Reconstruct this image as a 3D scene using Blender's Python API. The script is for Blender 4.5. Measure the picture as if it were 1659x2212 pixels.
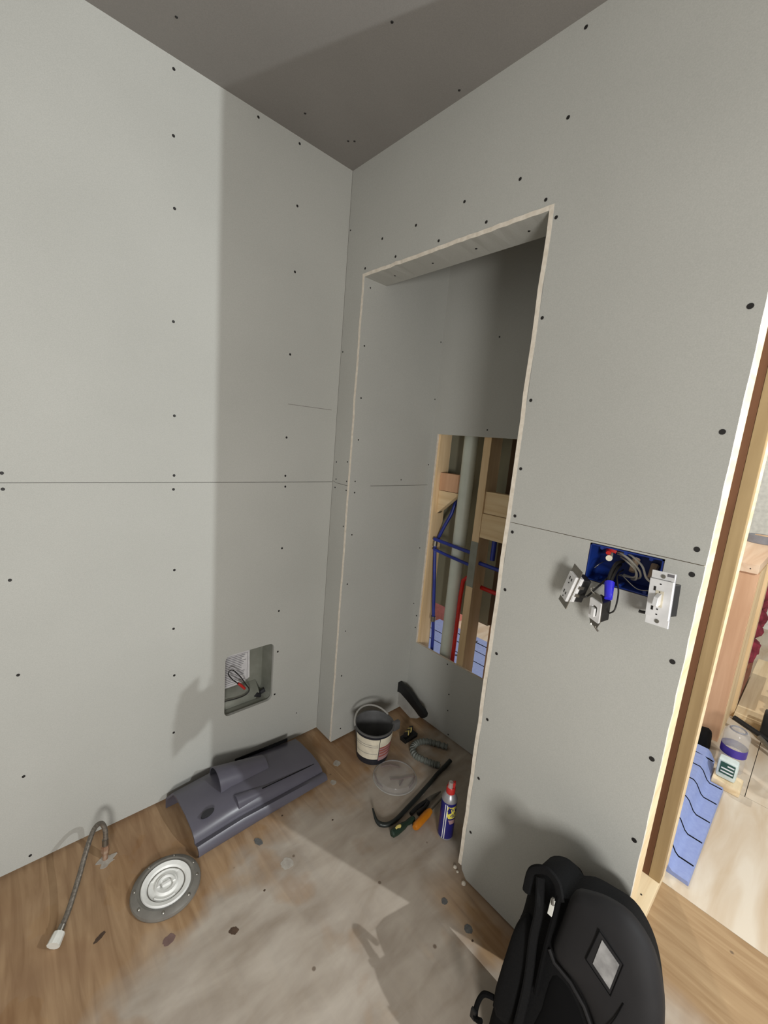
import bpy, bmesh, math, random
from mathutils import Vector, Matrix
from mathutils.geometry import tessellate_polygon
random.seed(7)
S = bpy.context.scene
for o in list(bpy.data.objects): bpy.data.objects.remove(o)

# ---------------------------------------------------------------- camera
CAM = Vector((-1.0642, -1.49023, 1.42406))
RX = Vector((0.73882864, -0.66836702, 0.08612649)); UP = Vector((0.05172293, 0.18366918, 0.98162639)); FW = Vector((0.67190549, 0.72079897, -0.17026995))
cd = bpy.data.cameras.new('camera'); co = bpy.data.objects.new('camera', cd); S.collection.objects.link(co)
co.matrix_world = Matrix(((RX.x, UP.x, -FW.x, CAM.x), (RX.y, UP.y, -FW.y, CAM.y), (RX.z, UP.z, -FW.z, CAM.z), (0, 0, 0, 1)))
cd.sensor_fit = 'VERTICAL'; cd.sensor_height = 24.0; cd.lens = 24.0 * 891.92 / 2212.0; cd.clip_start = 0.02
S.camera = co
# ---------------------------------------------------------------- world, lamps, exposure
w = bpy.data.worlds.new('world'); S.world = w; w.use_nodes = True
w.node_tree.nodes['Background'].inputs[0].default_value = (0.97, 0.98, 0.99, 1)
w.node_tree.nodes['Background'].inputs[1].default_value = 0.34
def lamp(name, loc, power, radius, col):
    l = bpy.data.lights.new(name, 'POINT'); l.energy = power; l.shadow_soft_size = radius; l.color = col
    o = bpy.data.objects.new(name, l); o.location = loc; S.collection.objects.link(o); return o
lamp('work_light', (0.42, -2.44, 1.88), 112, 0.010, (0.95, 0.99, 1.0))
lamp('back_room_light', (2.05, -0.30, 2.05), 64, 0.03, (1.0, 0.96, 0.90))
lamp('room_fill', (-1.75, -2.85, 1.10), 175, 0.28, (1.0, 0.985, 0.955))  # added soft fill behind the camera; no such lamp is known there
S.view_settings.view_transform = 'Standard'; S.view_settings.look = 'None'
S.view_settings.gamma = 1; S.view_settings.exposure = 0.0; S.view_settings.use_curve_mapping = False

# ---------------------------------------------------------------- materials
def lin(c):
    return tuple(((x / 255) / 12.92 if x / 255 <= .04045 else ((x / 255 + .055) / 1.055) ** 2.4) for x in c) + (1,)
def base(name, rough=.7, metal=0.0, trans=0.0, spec=.5):
    m = bpy.data.materials.new(name); m.use_nodes = True; nt = m.node_tree; b = nt.nodes['Principled BSDF']
    b.inputs['Roughness'].default_value = rough; b.inputs['Metallic'].default_value = metal
    b.inputs['Transmission Weight'].default_value = trans; b.inputs['Specular IOR Level'].default_value = spec
    return m, nt, b
def mat(name, c, c2=None, rough=.7, metal=0.0, scale=30, bump=0.0, trans=0.0, alpha=1.0, stretch=(1, 1, 1), spec=.5):
    m, nt, b = base(name, rough, metal, trans, spec); N = nt.nodes; L = nt.links
    tc = N.new('ShaderNodeTexCoord'); mp = N.new('ShaderNodeMapping'); mp.inputs['Scale'].default_value = stretch
    no = N.new('ShaderNodeTexNoise'); no.inputs['Scale'].default_value = scale; no.inputs['Detail'].default_value = 4
    L.new(tc.outputs['Object'], mp.inputs[0]); L.new(mp.outputs[0], no.inputs['Vector'])
    r = N.new('ShaderNodeValToRGB'); r.color_ramp.elements[0].position = .3; r.color_ramp.elements[1].position = .7
    c2 = c2 or tuple(x * .9 for x in c)
    r.color_ramp.elements[0].color = lin(c2); r.color_ramp.elements[1].color = lin(c)
    L.new(no.outputs['Fac'], r.inputs[0]); L.new(r.outputs[0], b.inputs['Base Color'])
    if bump:
        bp = N.new('ShaderNodeBump'); bp.inputs['Strength'].default_value = bump; bp.inputs['Distance'].default_value = .002
        L.new(no.outputs['Fac'], bp.inputs['Height']); L.new(bp.outputs[0], b.inputs['Normal'])
    b.inputs['Alpha'].default_value = alpha
    return m
def wood(name, c, c2, knot=None, axis='Z', scale=26, rough=.75):
    """pine grain that runs along one axis"""
    m, nt, b = base(name, rough, spec=.3); N = nt.nodes; L = nt.links
    tc = N.new('ShaderNodeTexCoord'); mp = N.new('ShaderNodeMapping')
    st = {'X': (.06, 1, 1), 'Y': (1, .06, 1), 'Z': (1, 1, .06)}[axis]; mp.inputs['Scale'].default_value = st
    no = N.new('ShaderNodeTexNoise'); no.inputs['Scale'].default_value = scale; no.inputs['Detail'].default_value = 5; no.inputs['Distortion'].default_value = .8
    L.new(tc.outputs['Object'], mp.inputs[0]); L.new(mp.outputs[0], no.inputs['Vector'])
    r = N.new('ShaderNodeValToRGB'); r.color_ramp.elements[0].position = .32; r.color_ramp.elements[1].position = .66
    r.color_ramp.elements[0].color = lin(c2); r.color_ramp.elements[1].color = lin(c)
    L.new(no.outputs['Fac'], r.inputs[0])
    vo = N.new('ShaderNodeTexVoronoi'); vo.inputs['Scale'].default_value = 4.2; L.new(tc.outputs['Object'], vo.inputs['Vector'])
    r2 = N.new('ShaderNodeValToRGB'); r2.color_ramp.elements[0].position = .045; r2.color_ramp.elements[1].position = .075
    r2.color_ramp.elements[0].color = (1, 1, 1, 1); r2.color_ramp.elements[1].color = (0, 0, 0, 1); L.new(vo.outputs['Distance'], r2.inputs[0])
    mx = N.new('ShaderNodeMix'); mx.data_type = 'RGBA'; L.new(r2.outputs[0], mx.inputs['Factor']); L.new(r.outputs[0], mx.inputs['A'])
    mx.inputs['B'].default_value = lin(knot or tuple(x * .5 for x in c2)); L.new(mx.outputs['Result'], b.inputs['Base Color'])
    bp = N.new('ShaderNodeBump'); bp.inputs['Strength'].default_value = .15; bp.inputs['Distance'].default_value = .001
    L.new(no.outputs['Fac'], bp.inputs['Height']); L.new(bp.outputs[0], b.inputs['Normal'])
    return m
def drywall(name, c, c2, sc=1.7):
    m, nt, b = base(name, .9, spec=.2); N = nt.nodes; L = nt.links
    tc = N.new('ShaderNodeTexCoord')
    n1 = N.new('ShaderNodeTexNoise'); n1.inputs['Scale'].default_value = sc; n1.inputs['Detail'].default_value = 3
    n2 = N.new('ShaderNodeTexNoise'); n2.inputs['Scale'].default_value = 420; n2.inputs['Detail'].default_value = 2
    L.new(tc.outputs['Object'], n1.inputs['Vector']); L.new(tc.outputs['Object'], n2.inputs['Vector'])
    r = N.new('ShaderNodeValToRGB'); r.color_ramp.elements[0].position = .3; r.color_ramp.elements[1].position = .7
    r.color_ramp.elements[0].color = lin(c2); r.color_ramp.elements[1].color = lin(c); L.new(n1.outputs['Fac'], r.inputs[0])
    mx = N.new('ShaderNodeMix'); mx.data_type = 'RGBA'; mx.blend_type = 'OVERLAY'; mx.inputs['Factor'].default_value = .18
    L.new(r.outputs[0], mx.inputs['A']); L.new(n2.outputs['Color'], mx.inputs['B']); 
    bw = N.new('ShaderNodeRGBToBW'); L.new(n2.outputs['Color'], bw.inputs[0]); L.new(bw.outputs[0], mx.inputs['B'])
    L.new(mx.outputs['Result'], b.inputs['Base Color'])
    bp = N.new('ShaderNodeBump'); bp.inputs['Strength'].default_value = .06; bp.inputs['Distance'].default_value = .001
    L.new(n2.outputs['Fac'], bp.inputs['Height']); L.new(bp.outputs[0], b.inputs['Normal'])
    return m
def subfloor():
    """construction plywood: brown veneer with grain and football knots, coated by pale compound dust away from the walls"""
    m, nt, b = base('subfloor_plywood', .8, spec=.25); N = nt.nodes; L = nt.links
    geo = N.new('ShaderNodeTexCoord')
    def noise(scale, det=4, st=(1, 1, 1), dist=0.0, rot=0):
        mp = N.new('ShaderNodeMapping'); mp.inputs['Scale'].default_value = st; mp.inputs['Rotation'].default_value = (0, 0, rot)
        n = N.new('ShaderNodeTexNoise'); n.inputs['Scale'].default_value = scale; n.inputs['Detail'].default_value = det; n.inputs['Distortion'].default_value = dist
        L.new(geo.outputs['Object'], mp.inputs[0]); L.new(mp.outputs[0], n.inputs['Vector']); return n.outputs['Fac']
    def ramp(src, a, bb, ca, cb):
        r = N.new('ShaderNodeValToRGB'); r.color_ramp.elements[0].position = a; r.color_ramp.elements[1].position = bb
        r.color_ramp.elements[0].color = ca; r.color_ramp.elements[1].color = cb; L.new(src, r.inputs[0]); return r.outputs[0]
    def mix(f, a, bb):
        x = N.new('ShaderNodeMix'); x.data_type = 'RGBA'
        L.new(f, x.inputs['Factor']); L.new(a, x.inputs['A']); L.new(bb, x.inputs['B']); return x.outputs['Result']
    def rgb(c):
        r = N.new('ShaderNodeRGB'); r.outputs[0].default_value = lin(c); return r.outputs[0]
    def math_(op, a, bb=None, v=None):
        x = N.new('ShaderNodeMath'); x.operation = op; x.use_clamp = False
        L.new(a, x.inputs[0])
        if bb is not None: L.new(bb, x.inputs[1])
        elif v is not None: x.inputs[1].default_value = v
        return x.outputs[0]
    grain = noise(9, 5, (3.2, .35, 1), 1.2)
    veneer = ramp(grain, .3, .72, lin((136, 106, 76)), lin((172, 142, 108)))
    patch = noise(3.1, 3, (1, 1, 1), .4)
    veneer = mix(ramp(patch, .5, .72, (0, 0, 0, 1), (.75, .75, .75, 1)), veneer, rgb((128, 92, 62)))
    dustc = ramp(noise(6, 5, (1, 2.6, 1), .35, .7), .25, .8, lin((146, 136, 124)), lin((192, 184, 173)))
    sx = N.new('ShaderNodeSeparateXYZ'); L.new(geo.outputs['Object'], sx.inputs[0]); X, Y = sx.outputs[0], sx.outputs[1]
    # the pale coat starts about 0.3 m off the long wall, hugs the closet, and thins out towards the left
    d = math_('MULTIPLY', Y, v=-1.0)                                   # distance from the long wall
    wob = math_('MULTIPLY', math_('SUBTRACT', noise(4.5, 4, (1, 1, 1), .3), v=.5), v=.42)
    left = math_('MAXIMUM', math_('MULTIPLY', math_('SUBTRACT', math_('MULTIPLY', X, v=-1.0), v=.42), v=.42), v=0.0)
    left.node.inputs[1].default_value = 0.0
    e = math_('SUBTRACT', math_('ADD', d, wob), left)
    cover = ramp(e, .27, .42, (.06, .06, .06, 1), (.86, .86, .86, 1))
    # thinner strip of bare wood along the wall with the closet
    e2 = math_('ADD', math_('ABSOLUTE', math_('ADD', X, v=.03)), math_('MULTIPLY', wob, v=.35))
    strip = ramp(e2, .07, .13, (1, 1, 1, 1), (0, 0, 0, 1))
    gate = ramp(math_('SUBTRACT', math_('MULTIPLY', Y, v=-1.0), v=.0), .80, .92, (0, 0, 0, 1), (1, 1, 1, 1))
    bare = N.new('ShaderNodeMath'); bare.operation = 'MULTIPLY'; L.new(strip, bare.inputs[0]); L.new(gate, bare.inputs[1])
    cv = N.new('ShaderNodeMath'); cv.operation = 'SUBTRACT'; cv.use_clamp = True; L.new(cover, cv.inputs[0]); 
    hb = math_('MULTIPLY', bare.outputs[0], v=.6); L.new(hb, cv.inputs[1])
    blot = ramp(noise(5.5, 3), .56, .66, (0, 0, 0, 1), (.4, .4, .4, 1))
    c2 = N.new('ShaderNodeMath'); c2.operation = 'SUBTRACT'; c2.use_clamp = True; L.new(cv.outputs[0], c2.inputs[0]); L.new(blot, c2.inputs[1])
    far = ramp(math_('ADD', X, math_('MULTIPLY', wob, v=.6)), .10, .24, (1, 1, 1, 1), (0, 0, 0, 1))
    near = ramp(math_('MULTIPLY', Y, v=-1.0), .95, 1.2, (0, 0, 0, 1), (1, 1, 1, 1))
    inv = N.new('ShaderNodeMath'); inv.operation = 'SUBTRACT'; inv.inputs[0].default_value = 1.0; L.new(far, inv.inputs[1])
    gone = math_('MULTIPLY', inv.outputs[0], near)
    c3 = N.new('ShaderNodeMath'); c3.operation = 'SUBTRACT'; c3.use_clamp = True; L.new(c2.outputs[0], c3.inputs[0]); L.new(gone, c3.inputs[1])
    warm = mix(gone, veneer, ramp(grain, .3, .72, lin((146, 118, 86)), lin((172, 146, 112))))
    col = mix(c3.outputs[0], warm, dustc)
    # fine specks
    vo = N.new('ShaderNodeTexVoronoi'); vo.inputs['Scale'].default_value = 9; L.new(geo.outputs['Object'], vo.inputs['Vector'])
    sp = ramp(vo.outputs['Distance'], .035, .06, (.8, .8, .8, 1), (0, 0, 0, 1))
    col = mix(sp, col, rgb((98, 82, 68)))
    L.new(col, b.inputs['Base Color'])
    bp = N.new('ShaderNodeBump'); bp.inputs['Strength'].default_value = .25; bp.inputs['Distance'].default_value = .002
    L.new(grain, bp.inputs['Height']); L.new(bp.outputs[0], b.inputs['Normal'])
    return m
def backfloor():
    m, nt, b = base('back_room_plywood', .75, spec=.3); N = nt.nodes; L = nt.links
    tc = N.new('ShaderNodeTexCoord'); mp = N.new('ShaderNodeMapping'); mp.inputs['Scale'].default_value = (.5, 2.4, 1)
    n = N.new('ShaderNodeTexNoise'); n.inputs['Scale'].default_value = 5; n.inputs['Detail'].default_value = 5; n.inputs['Distortion'].default_value = .7
    L.new(tc.outputs['Object'], mp.inputs[0]); L.new(mp.outputs[0], n.inputs['Vector'])
    r = N.new('ShaderNodeValToRGB'); r.color_ramp.elements[0].position = .3; r.color_ramp.elements[1].position = .62
    r.color_ramp.elements[0].color = lin((188, 168, 142)); r.color_ramp.elements[1].color = lin((208, 197, 180)); L.new(n.outputs['Fac'], r.inputs[0])
    L.new(r.outputs[0], b.inputs['Base Color']); return m

M = {}
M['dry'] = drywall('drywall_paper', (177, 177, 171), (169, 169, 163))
M['dry_ceil_dim'] = drywall('ceiling_paper_dimmed', (136, 133, 129), (126, 123, 119))  # wall drywall made darker: the dimness overhead is put into the colour
M['gyp'] = mat('raw_gypsum_edge', (226, 218, 204), (206, 196, 180), rough=.95, scale=60, bump=.5)
M['wood'] = wood('pine_stud', (232, 206, 166), (208, 178, 134))
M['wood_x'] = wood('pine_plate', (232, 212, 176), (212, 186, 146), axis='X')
M['wood_y'] = wood('pine_block', (232, 210, 170), (212, 182, 138), axis='Y')
M['wood_shaded'] = wood('shaded_pine', (118, 80, 54), (98, 64, 42))  # stud deep in the bay: shade worked into its brown
M['wood_dimmed'] = wood('dimmed_pine', (164, 140, 102), (148, 124, 88))  # pale pine toned down to carry the shade on the stud's side
M['wood_pink'] = wood('pink_pine', (214, 172, 138), (198, 154, 120))
M['ply'] = wood('shelf_plywood', (232, 206, 178), (212, 176, 144), axis='X', scale=14)
M['brown_ply'] = wood('brown_sheathing', (120, 98, 74), (96, 76, 56), axis='Z', scale=12)
M['olive'] = mat('board_back', (172, 168, 144), (160, 156, 132), rough=.9, scale=5)
M['hole'] = mat('black_screw', (24, 21, 19), rough=.6)
M['floor'] = subfloor(); M['bfloor'] = backfloor()
M['duct'] = mat('dark_grey_plastic', (92, 90, 100), (84, 82, 92), rough=.33, scale=9, spec=.6)
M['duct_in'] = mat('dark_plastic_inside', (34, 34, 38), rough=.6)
M['flange'] = mat('grey_flange_plastic', (122, 119, 112), (104, 100, 94), rough=.45, scale=25)
M['flange_white'] = mat('white_test_cap', (244, 244, 240), (222, 222, 218), rough=.4, scale=22, bump=.2)
M['steel'] = mat('dull_steel', (150, 146, 138), rough=.35, metal=.9, scale=80)
M['braid'] = mat('grey_braided_hose', (128, 120, 110), (92, 86, 78), rough=.45, metal=.4, scale=160, bump=.6)
M['copper'] = mat('stained_copper', (150, 104, 76), (190, 170, 150), rough=.5, metal=.6, scale=50)
M['nutwhite'] = mat('white_nylon', (226, 226, 218), rough=.5)
M['galv'] = mat('galvanised_sheet', (150, 152, 142), (128, 130, 120), rough=.45, metal=.35, scale=14)
M['paper'] = mat('printed_label_paper', (214, 212, 212), (196, 194, 196), rough=.8, scale=40)
M['ink'] = mat('grey_ink', (120, 118, 122), rough=.9)
M['wire_dark'] = mat('dark_cable', (36, 34, 32), rough=.5)
M['wire_grey'] = mat('grey_cable', (196, 192, 180), rough=.5)
M['red'] = mat('red_plastic', (190, 44, 40), rough=.4)
M['bluebox'] = mat('blue_box_plastic', (22, 52, 132), (16, 40, 108), rough=.35, scale=12)
M['bluepex'] = mat('blue_pipe', (44, 62, 160), (32, 46, 130), rough=.35, scale=12)
M['redpex'] = mat('red_pipe', (214, 36, 28), rough=.35)
M['pvc'] = mat('white_pvc', (206, 212, 200), (188, 194, 182), rough=.4, scale=8)
M['white'] = mat('white_device_plastic', (236, 236, 236), rough=.35)
M['ivory'] = mat('ivory_cap', (228, 220, 196), rough=.4)
M['black'] = mat('black_plastic', (22, 22, 23), rough=.45)
M['bucketin'] = mat('grey_pail_plastic', (98, 98, 98), (84, 84, 84), rough=.5, scale=20)
M['bucket'] = mat('dark_pail_plastic', (38, 40, 48), rough=.4)
M['cream'] = mat('cream_label', (226, 218, 196), (204, 196, 176), rough=.7, scale=30)
M['pinklab'] = mat('red_printed_band', (170, 84, 70), rough=.7)
M['mauve'] = mat('mauve_band', (176, 140, 140), rough=.7)
M['clearish'] = mat('clear_plastic', (214, 214, 214), rough=.12, alpha=.22)
M['milky'] = mat('milky_plastic', (190, 188, 182), rough=.3, alpha=.62)
M['conduit'] = mat('ribbed_grey_conduit', (112, 116, 110), (92, 96, 90), rough=.5, scale=40)
M['iron'] = mat('pry_bar_steel', (44, 48, 46), (34, 37, 36), rough=.38, metal=.3, scale=14)
M['green'] = mat('dark_green_grip', (30, 50, 38), rough=.45)
M['yellow'] = mat('pale_yellow', (224, 204, 120), rough=.5)
M['orange'] = mat('amber_handle', (196, 122, 26), (172, 100, 20), rough=.3, scale=18)
M['canblue'] = mat('can_blue', (36, 34, 112), rough=.3)
M['canyellow'] = mat('can_yellow', (236, 222, 96), rough=.35)
M['cangrey'] = mat('can_aluminium', (170, 168, 172), rough=.35, metal=.5)
M['bag'] = mat('black_nylon', (14, 14, 15), (9, 9, 10), spec=.2, rough=.85, scale=220, bump=.4)
M['bagflap'] = mat('charcoal_rubberised_cloth', (36, 35, 36), (31, 30, 31), spec=.25, rough=.7, scale=12)
M['bagseam'] = mat('black_webbing', (9, 9, 10), spec=.15, rough=.9)
M['reflect'] = mat('silver_reflective_patch', (176, 176, 176), (130, 130, 130), rough=.3, metal=.25, scale=38)
M['mat'] = mat('periwinkle_pad', (142, 156, 200), (132, 146, 194), rough=.7, scale=60, bump=.3)
M['insul'] = mat('pink_insulation', (150, 52, 68), (84, 18, 30), rough=.95, scale=18, bump=1)
M['rust'] = mat('rust_cardboard', (150, 92, 62), (120, 64, 44), rough=.9, scale=12)
M['tape'] = mat('grey_tape', (128, 128, 134), rough=.5)
M['teal'] = mat('teal_label', (98, 150, 130), rough=.5)
M['tealdark'] = mat('dark_teal_print', (34, 78, 66), rough=.5)
M['pastel'] = mat('pale_label', (214, 226, 222), rough=.5)
M['purple'] = mat('violet_band', (70, 52, 150), rough=.4)
M['glass'] = mat('clear_jar', (220, 216, 210), rough=.08, alpha=.35)
M['carton'] = mat('cream_carton', (228, 200, 168), (214, 184, 150), rough=.85, scale=10)
M['pinkcarton'] = mat('rose_carton', (214, 132, 122), rough=.85)
M['mark'] = mat('pencil_mark', (142, 140, 134), rough=.9)
M['stain'] = mat('purple_knot', (122, 98, 92), (104, 82, 76), rough=.85, scale=40)
M['knot'] = mat('dark_knot', (86, 66, 50), (66, 50, 38), rough=.85, scale=50)
M['putty'] = mat('putty_smear', (176, 170, 160), (150, 142, 132), rough=.8, scale=50, bump=.8)
M['greyplug'] = mat('grey_screw_plug', (104, 104, 102), (84, 84, 84), rough=.6, scale=120)
M['bluecap'] = mat('bright_blue_connector', (60, 56, 230), rough=.2)

# ---------------------------------------------------------------- mesh helpers
COL = S.collection
class MB:
    def __init__(s): s.v = []; s.f = []; s.mi = []
    def add(s, vs, fs, m=0):
        k = len(s.v); s.v += [tuple(v) for v in vs]; s.f += [tuple(i + k for i in f) for f in fs]; s.mi += [m] * len(fs); return s
    def box(s, a, b, m=0):
        x0, y0, z0 = [min(p, q) for p, q in zip(a, b)]; x1, y1, z1 = [max(p, q) for p, q in zip(a, b)]
        return s.add([(x0, y0, z0), (x1, y0, z0), (x1, y1, z0), (x0, y1, z0), (x0, y0, z1), (x1, y0, z1), (x1, y1, z1), (x0, y1, z1)],
                     [(0, 3, 2, 1), (4, 5, 6, 7), (0, 1, 5, 4), (1, 2, 6, 5), (2, 3, 7, 6), (3, 0, 4, 7)], m)
    def tube(s, P, R, n=12, caps=True, m=0, flat=1.0):
        P = [Vector(p) for p in P]; R = R if isinstance(R, (list, tuple)) else [R] * len(P)
        vs = []; fs = []; up = None
        for i, p in enumerate(P):
            t = (P[min(i + 1, len(P) - 1)] - P[max(i - 1, 0)]).normalized()
            if up is None:
                up = Vector((0, 0, 1)) if abs(t.z) < .9 else Vector((1, 0, 0))
            a = (up - t * up.dot(t)).normalized(); bq = t.cross(a); up = a
            for k in range(n):
                an = 2 * math.pi * k / n; vs.append(p + a * math.cos(an) * R[i] * flat + bq * math.sin(an) * R[i])
        for i in range(len(P) - 1):
            for k in range(n):
                fs.append((i * n + k, i * n + (k + 1) % n, (i + 1) * n + (k + 1) % n, (i + 1) * n + k))
        if caps: fs.append(tuple(range(n - 1, -1, -1))); fs.append(tuple((len(P) - 1) * n + k for k in range(n)))
        return s.add(vs, fs, m)
    def lathe(s, prof, c, n=32, m=0, mat3=None, a0=0, a1=2 * math.pi, closed=True):
        vs = []; fs = []; c = Vector(c); k1 = n if closed else n + 1
        for r, z in prof:
            for k in range(k1):
                an = a0 + (a1 - a0) * k / n; q = Vector((r * math.cos(an), r * math.sin(an), z))
                vs.append(c + (mat3 @ q if mat3 else q))
        for i in range(len(prof) - 1):
            for k in range(n):
                k2 = (k + 1) % k1
                fs.append((i * k1 + k, i * k1 + k2, (i + 1) * k1 + k2, (i + 1) * k1 + k))
        return s.add(vs, fs, m)
    def prism(s, poly, O, U, V, N, d0, d1, m=0):
        O, U, V, N = map(Vector, (O, U, V, N)); n = len(poly)
        tri = tessellate_polygon([[Vector((a, b, 0)) for a, b in poly]])
        vs = [O + U * a + V * b + N * d0 for a, b in poly] + [O + U * a + V * b + N * d1 for a, b in poly]
        fs = [tuple(t) for t in tri] + [tuple(i + n for i in reversed(t)) for t in tri] + [(i, (i + 1) % n, (i + 1) % n + n, i + n) for i in range(n)]
        return s.add(vs, fs, m)
    def puff(s, poly, c, O, U, V, N, h, back, m=0, rings=7, sub=3, power=.5):
        """rounded pillow over a star-shaped outline"""
        O, U, V, N = map(Vector, (O, U, V, N)); pts = []
        n0 = len(poly)
        for i in range(n0):                                    # smooth closed outline
            p0, p1, p2, p3 = [Vector(poly[(i + k) % n0]) for k in (-1, 0, 1, 2)]
            for k in range(sub):
                t = k / sub
                pts.append(.5 * ((2 * p1) + (-p0 + p2) * t + (2 * p0 - 5 * p1 + 4 * p2 - p3) * t * t + (-p0 + 3 * p1 - 3 * p2 + p3) * t ** 3))
        c = Vector(c); n = len(pts); vs = []; fs = []
        levels = [(.90, -back), (1.0, -back * .7), (1.0, -back * .1)]
        for i in range(1, rings + 1):
            q = 1 - (i / rings) ** 1.6; levels.append((q, h * (1 - q ** 3) ** power))
        for sc, hh in levels:
            for p in pts:
                a = c + (p - c) * sc; vs.append(O + U * a.x + V * a.y + N * hh)
        for i in range(len(levels) - 1):
            for k in range(n): fs.append((i * n + k, i * n + (k + 1) % n, (i + 1) * n + (k + 1) % n, (i + 1) * n + k))
        fs.append(tuple(range(n)))
        return s.add(vs, fs, m)
    def build(s, name, mats, parent=None, smooth=False, bevel=0, angle=35, loc=None):
        me = bpy.data.meshes.new(name)
        vs = s.v
        if loc is not None: vs = [(v[0] - loc[0], v[1] - loc[1], v[2] - loc[2]) for v in vs]
        elif parent is not None:
            pl = parent.location; vs = [(v[0] - pl[0], v[1] - pl[1], v[2] - pl[2]) for v in vs]
            if parent.parent is not None: gl = parent.parent.location; vs = [(v[0] - gl[0], v[1] - gl[1], v[2] - gl[2]) for v in vs]
        me.from_pydata(vs, [], s.f)
        for mm in (mats if isinstance(mats, (list, tuple)) else [mats]): me.materials.append(mm)
        for p, i in zip(me.polygons, s.mi): p.material_index = i
        bm = bmesh.new(); bm.from_mesh(me); bmesh.ops.remove_doubles(bm, verts=bm.verts, dist=1e-6)
        bmesh.ops.recalc_face_normals(bm, faces=bm.faces)
        if bevel:
            es = [e for e in bm.edges if len(e.link_faces) == 2 and e.calc_face_angle(0) > math.radians(40)]
            bmesh.ops.bevel(bm, geom=es, offset=bevel, segments=2, profile=.6, affect='EDGES', clamp_overlap=True)
        if smooth:
            for f in bm.faces: f.smooth = True
            for e in bm.edges:
                if len(e.link_faces) == 2 and e.calc_face_angle(0) > math.radians(angle): e.smooth = False
        bm.to_mesh(me); bm.free()
        o = bpy.data.objects.new(name, me); COL.objects.link(o)
        if loc is not None: o.location = loc
        if parent is not None: o.parent = parent
        return o
def bez(P, n=8):
    P = [Vector(p) for p in P]; out = []
    for i in range(len(P) - 1):
        p0 = P[max(i - 1, 0)]; p1 = P[i]; p2 = P[i + 1]; p3 = P[min(i + 2, len(P) - 1)]
        for k in range(n):
            t = k / n; out.append(.5 * ((2 * p1) + (-p0 + p2) * t + (2 * p0 - 5 * p1 + 4 * p2 - p3) * t * t + (-p0 + 3 * p1 - 3 * p2 + p3) * t ** 3))
    out.append(P[-1]); return out
def place(mb, name, m, parent, loc, rot=(0, 0, 0), sc=(1, 1, 1)):
    """part modelled round its own origin, set at a world position under its parent"""
    o = mb.build(name, m); o.parent = parent; pw = Vector((0, 0, 0)); q = parent
    while q is not None: pw += q.location; q = q.parent
    o.location = Vector(loc) - pw; o.rotation_euler = rot; o.scale = sc; return o
def tag(o, label=None, cat=None, group=None, kind=None):
    if label: o['label'] = label
    if cat: o['category'] = cat
    if group: o['group'] = group
    if kind: o['kind'] = kind
    return o
def thing(name, loc, label, cat, group=None):
    o = bpy.data.objects.new(name, None); o.empty_display_size = .05; o.location = loc; COL.objects.link(o); return tag(o, label, cat, group)
def struct(o): o['kind'] = 'structure'; return o
def panel(mb, outer, holes, O, U, V, N, t, m=0, me=0):
    """sheet with real cut-outs; outline points are (u,v)"""
    O, U, V, N = map(Vector, (O, U, V, N)); loops = [outer] + holes
    flat = [p for l in loops for p in l]; n = len(flat)
    tri = tessellate_polygon([[Vector((a, b, 0)) for a, b in l] for l in loops])
    vs = [O + U * a + V * b for a, b in flat] + [O + U * a + V * b + N * t for a, b in flat]
    mb.add(vs, [tuple(x) for x in tri] + [tuple(i + n for i in reversed(x)) for x in tri], m)
    k = 0
    for l in loops:
        q = len(l); mb.add([vs[k + i] for i in range(q)] + [vs[n + k + i] for i in range(q)], [(i, (i + 1) % q, (i + 1) % q + q, i + q) for i in range(q)], me); k += q
def rrect(x0, y0, x1, y1, r, n=4):
    P = []
    for cx, cy, a in ((x1 - r, y1 - r, 0), (x0 + r, y1 - r, 90), (x0 + r, y0 + r, 180), (x1 - r, y0 + r, 270)):
        for k in range(n + 1):
            t = math.radians(a + 90 * k / n); P.append((cx + r * math.cos(t), cy + r * math.sin(t)))
    return P

H = 2.4477; Y1 = -.124; Y2 = -.869; ZT = 2.038; Y3 = -1.339; D = .49; DW = .0127
# ---------------------------------------------------------------- structure
fl = MB(); fl.box((-3.2, -3.6, -.03), (.55, 0.4, 0)); struct(fl.build('floor', M['floor']))
fl = MB(); fl.box((.551, -3.6, -.03), (1.30, 3.0, 0)); fl.box((1.3025, -3.6, -.03), (4.2, -1.4725, 0)); fl.box((1.3025, -1.47, -.03), (4.2, 3.0, 0)); fl.box((1.29, -3.6, -.034), (1.31, 3, -.02), 1); fl.box((1.3, -1.48, -.034), (4.2, -1.46, -.02), 1)
struct(fl.build('floor', [M['bfloor'], M['hole']]))
c = MB(); c.box((-3.2, -3.6, H), (4.2, 3.0, H + .02)); ceil = struct(c.build('ceiling', M['dry_ceil_dim']))
# long wall (facing the camera on the left)
box_hole = rrect(-.460, .262, -.250, .530, .022)
def lo(a0): return [(a0, .004), (-.0, .006), (-.0, 1.2235), (a0, 1.2235)]
wl = MB()
panel(wl, [(-3.2, .010), (-.001, .012), (-.001, 1.2240), (-3.2, 1.2240)], [box_hole], (0, 0, 0), (1, 0, 0), (0, 0, 1), (0, 1, 0), DW)
panel(wl, [(-3.2, 1.2256), (-.001, 1.2256), (-.001, H), (-3.2, H)], [], (0, 0, 0), (1, 0, 0), (0, 0, 1), (0, 1, 0), DW)
wall_l = struct(wl.build('wall_left', M['dry']))
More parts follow.
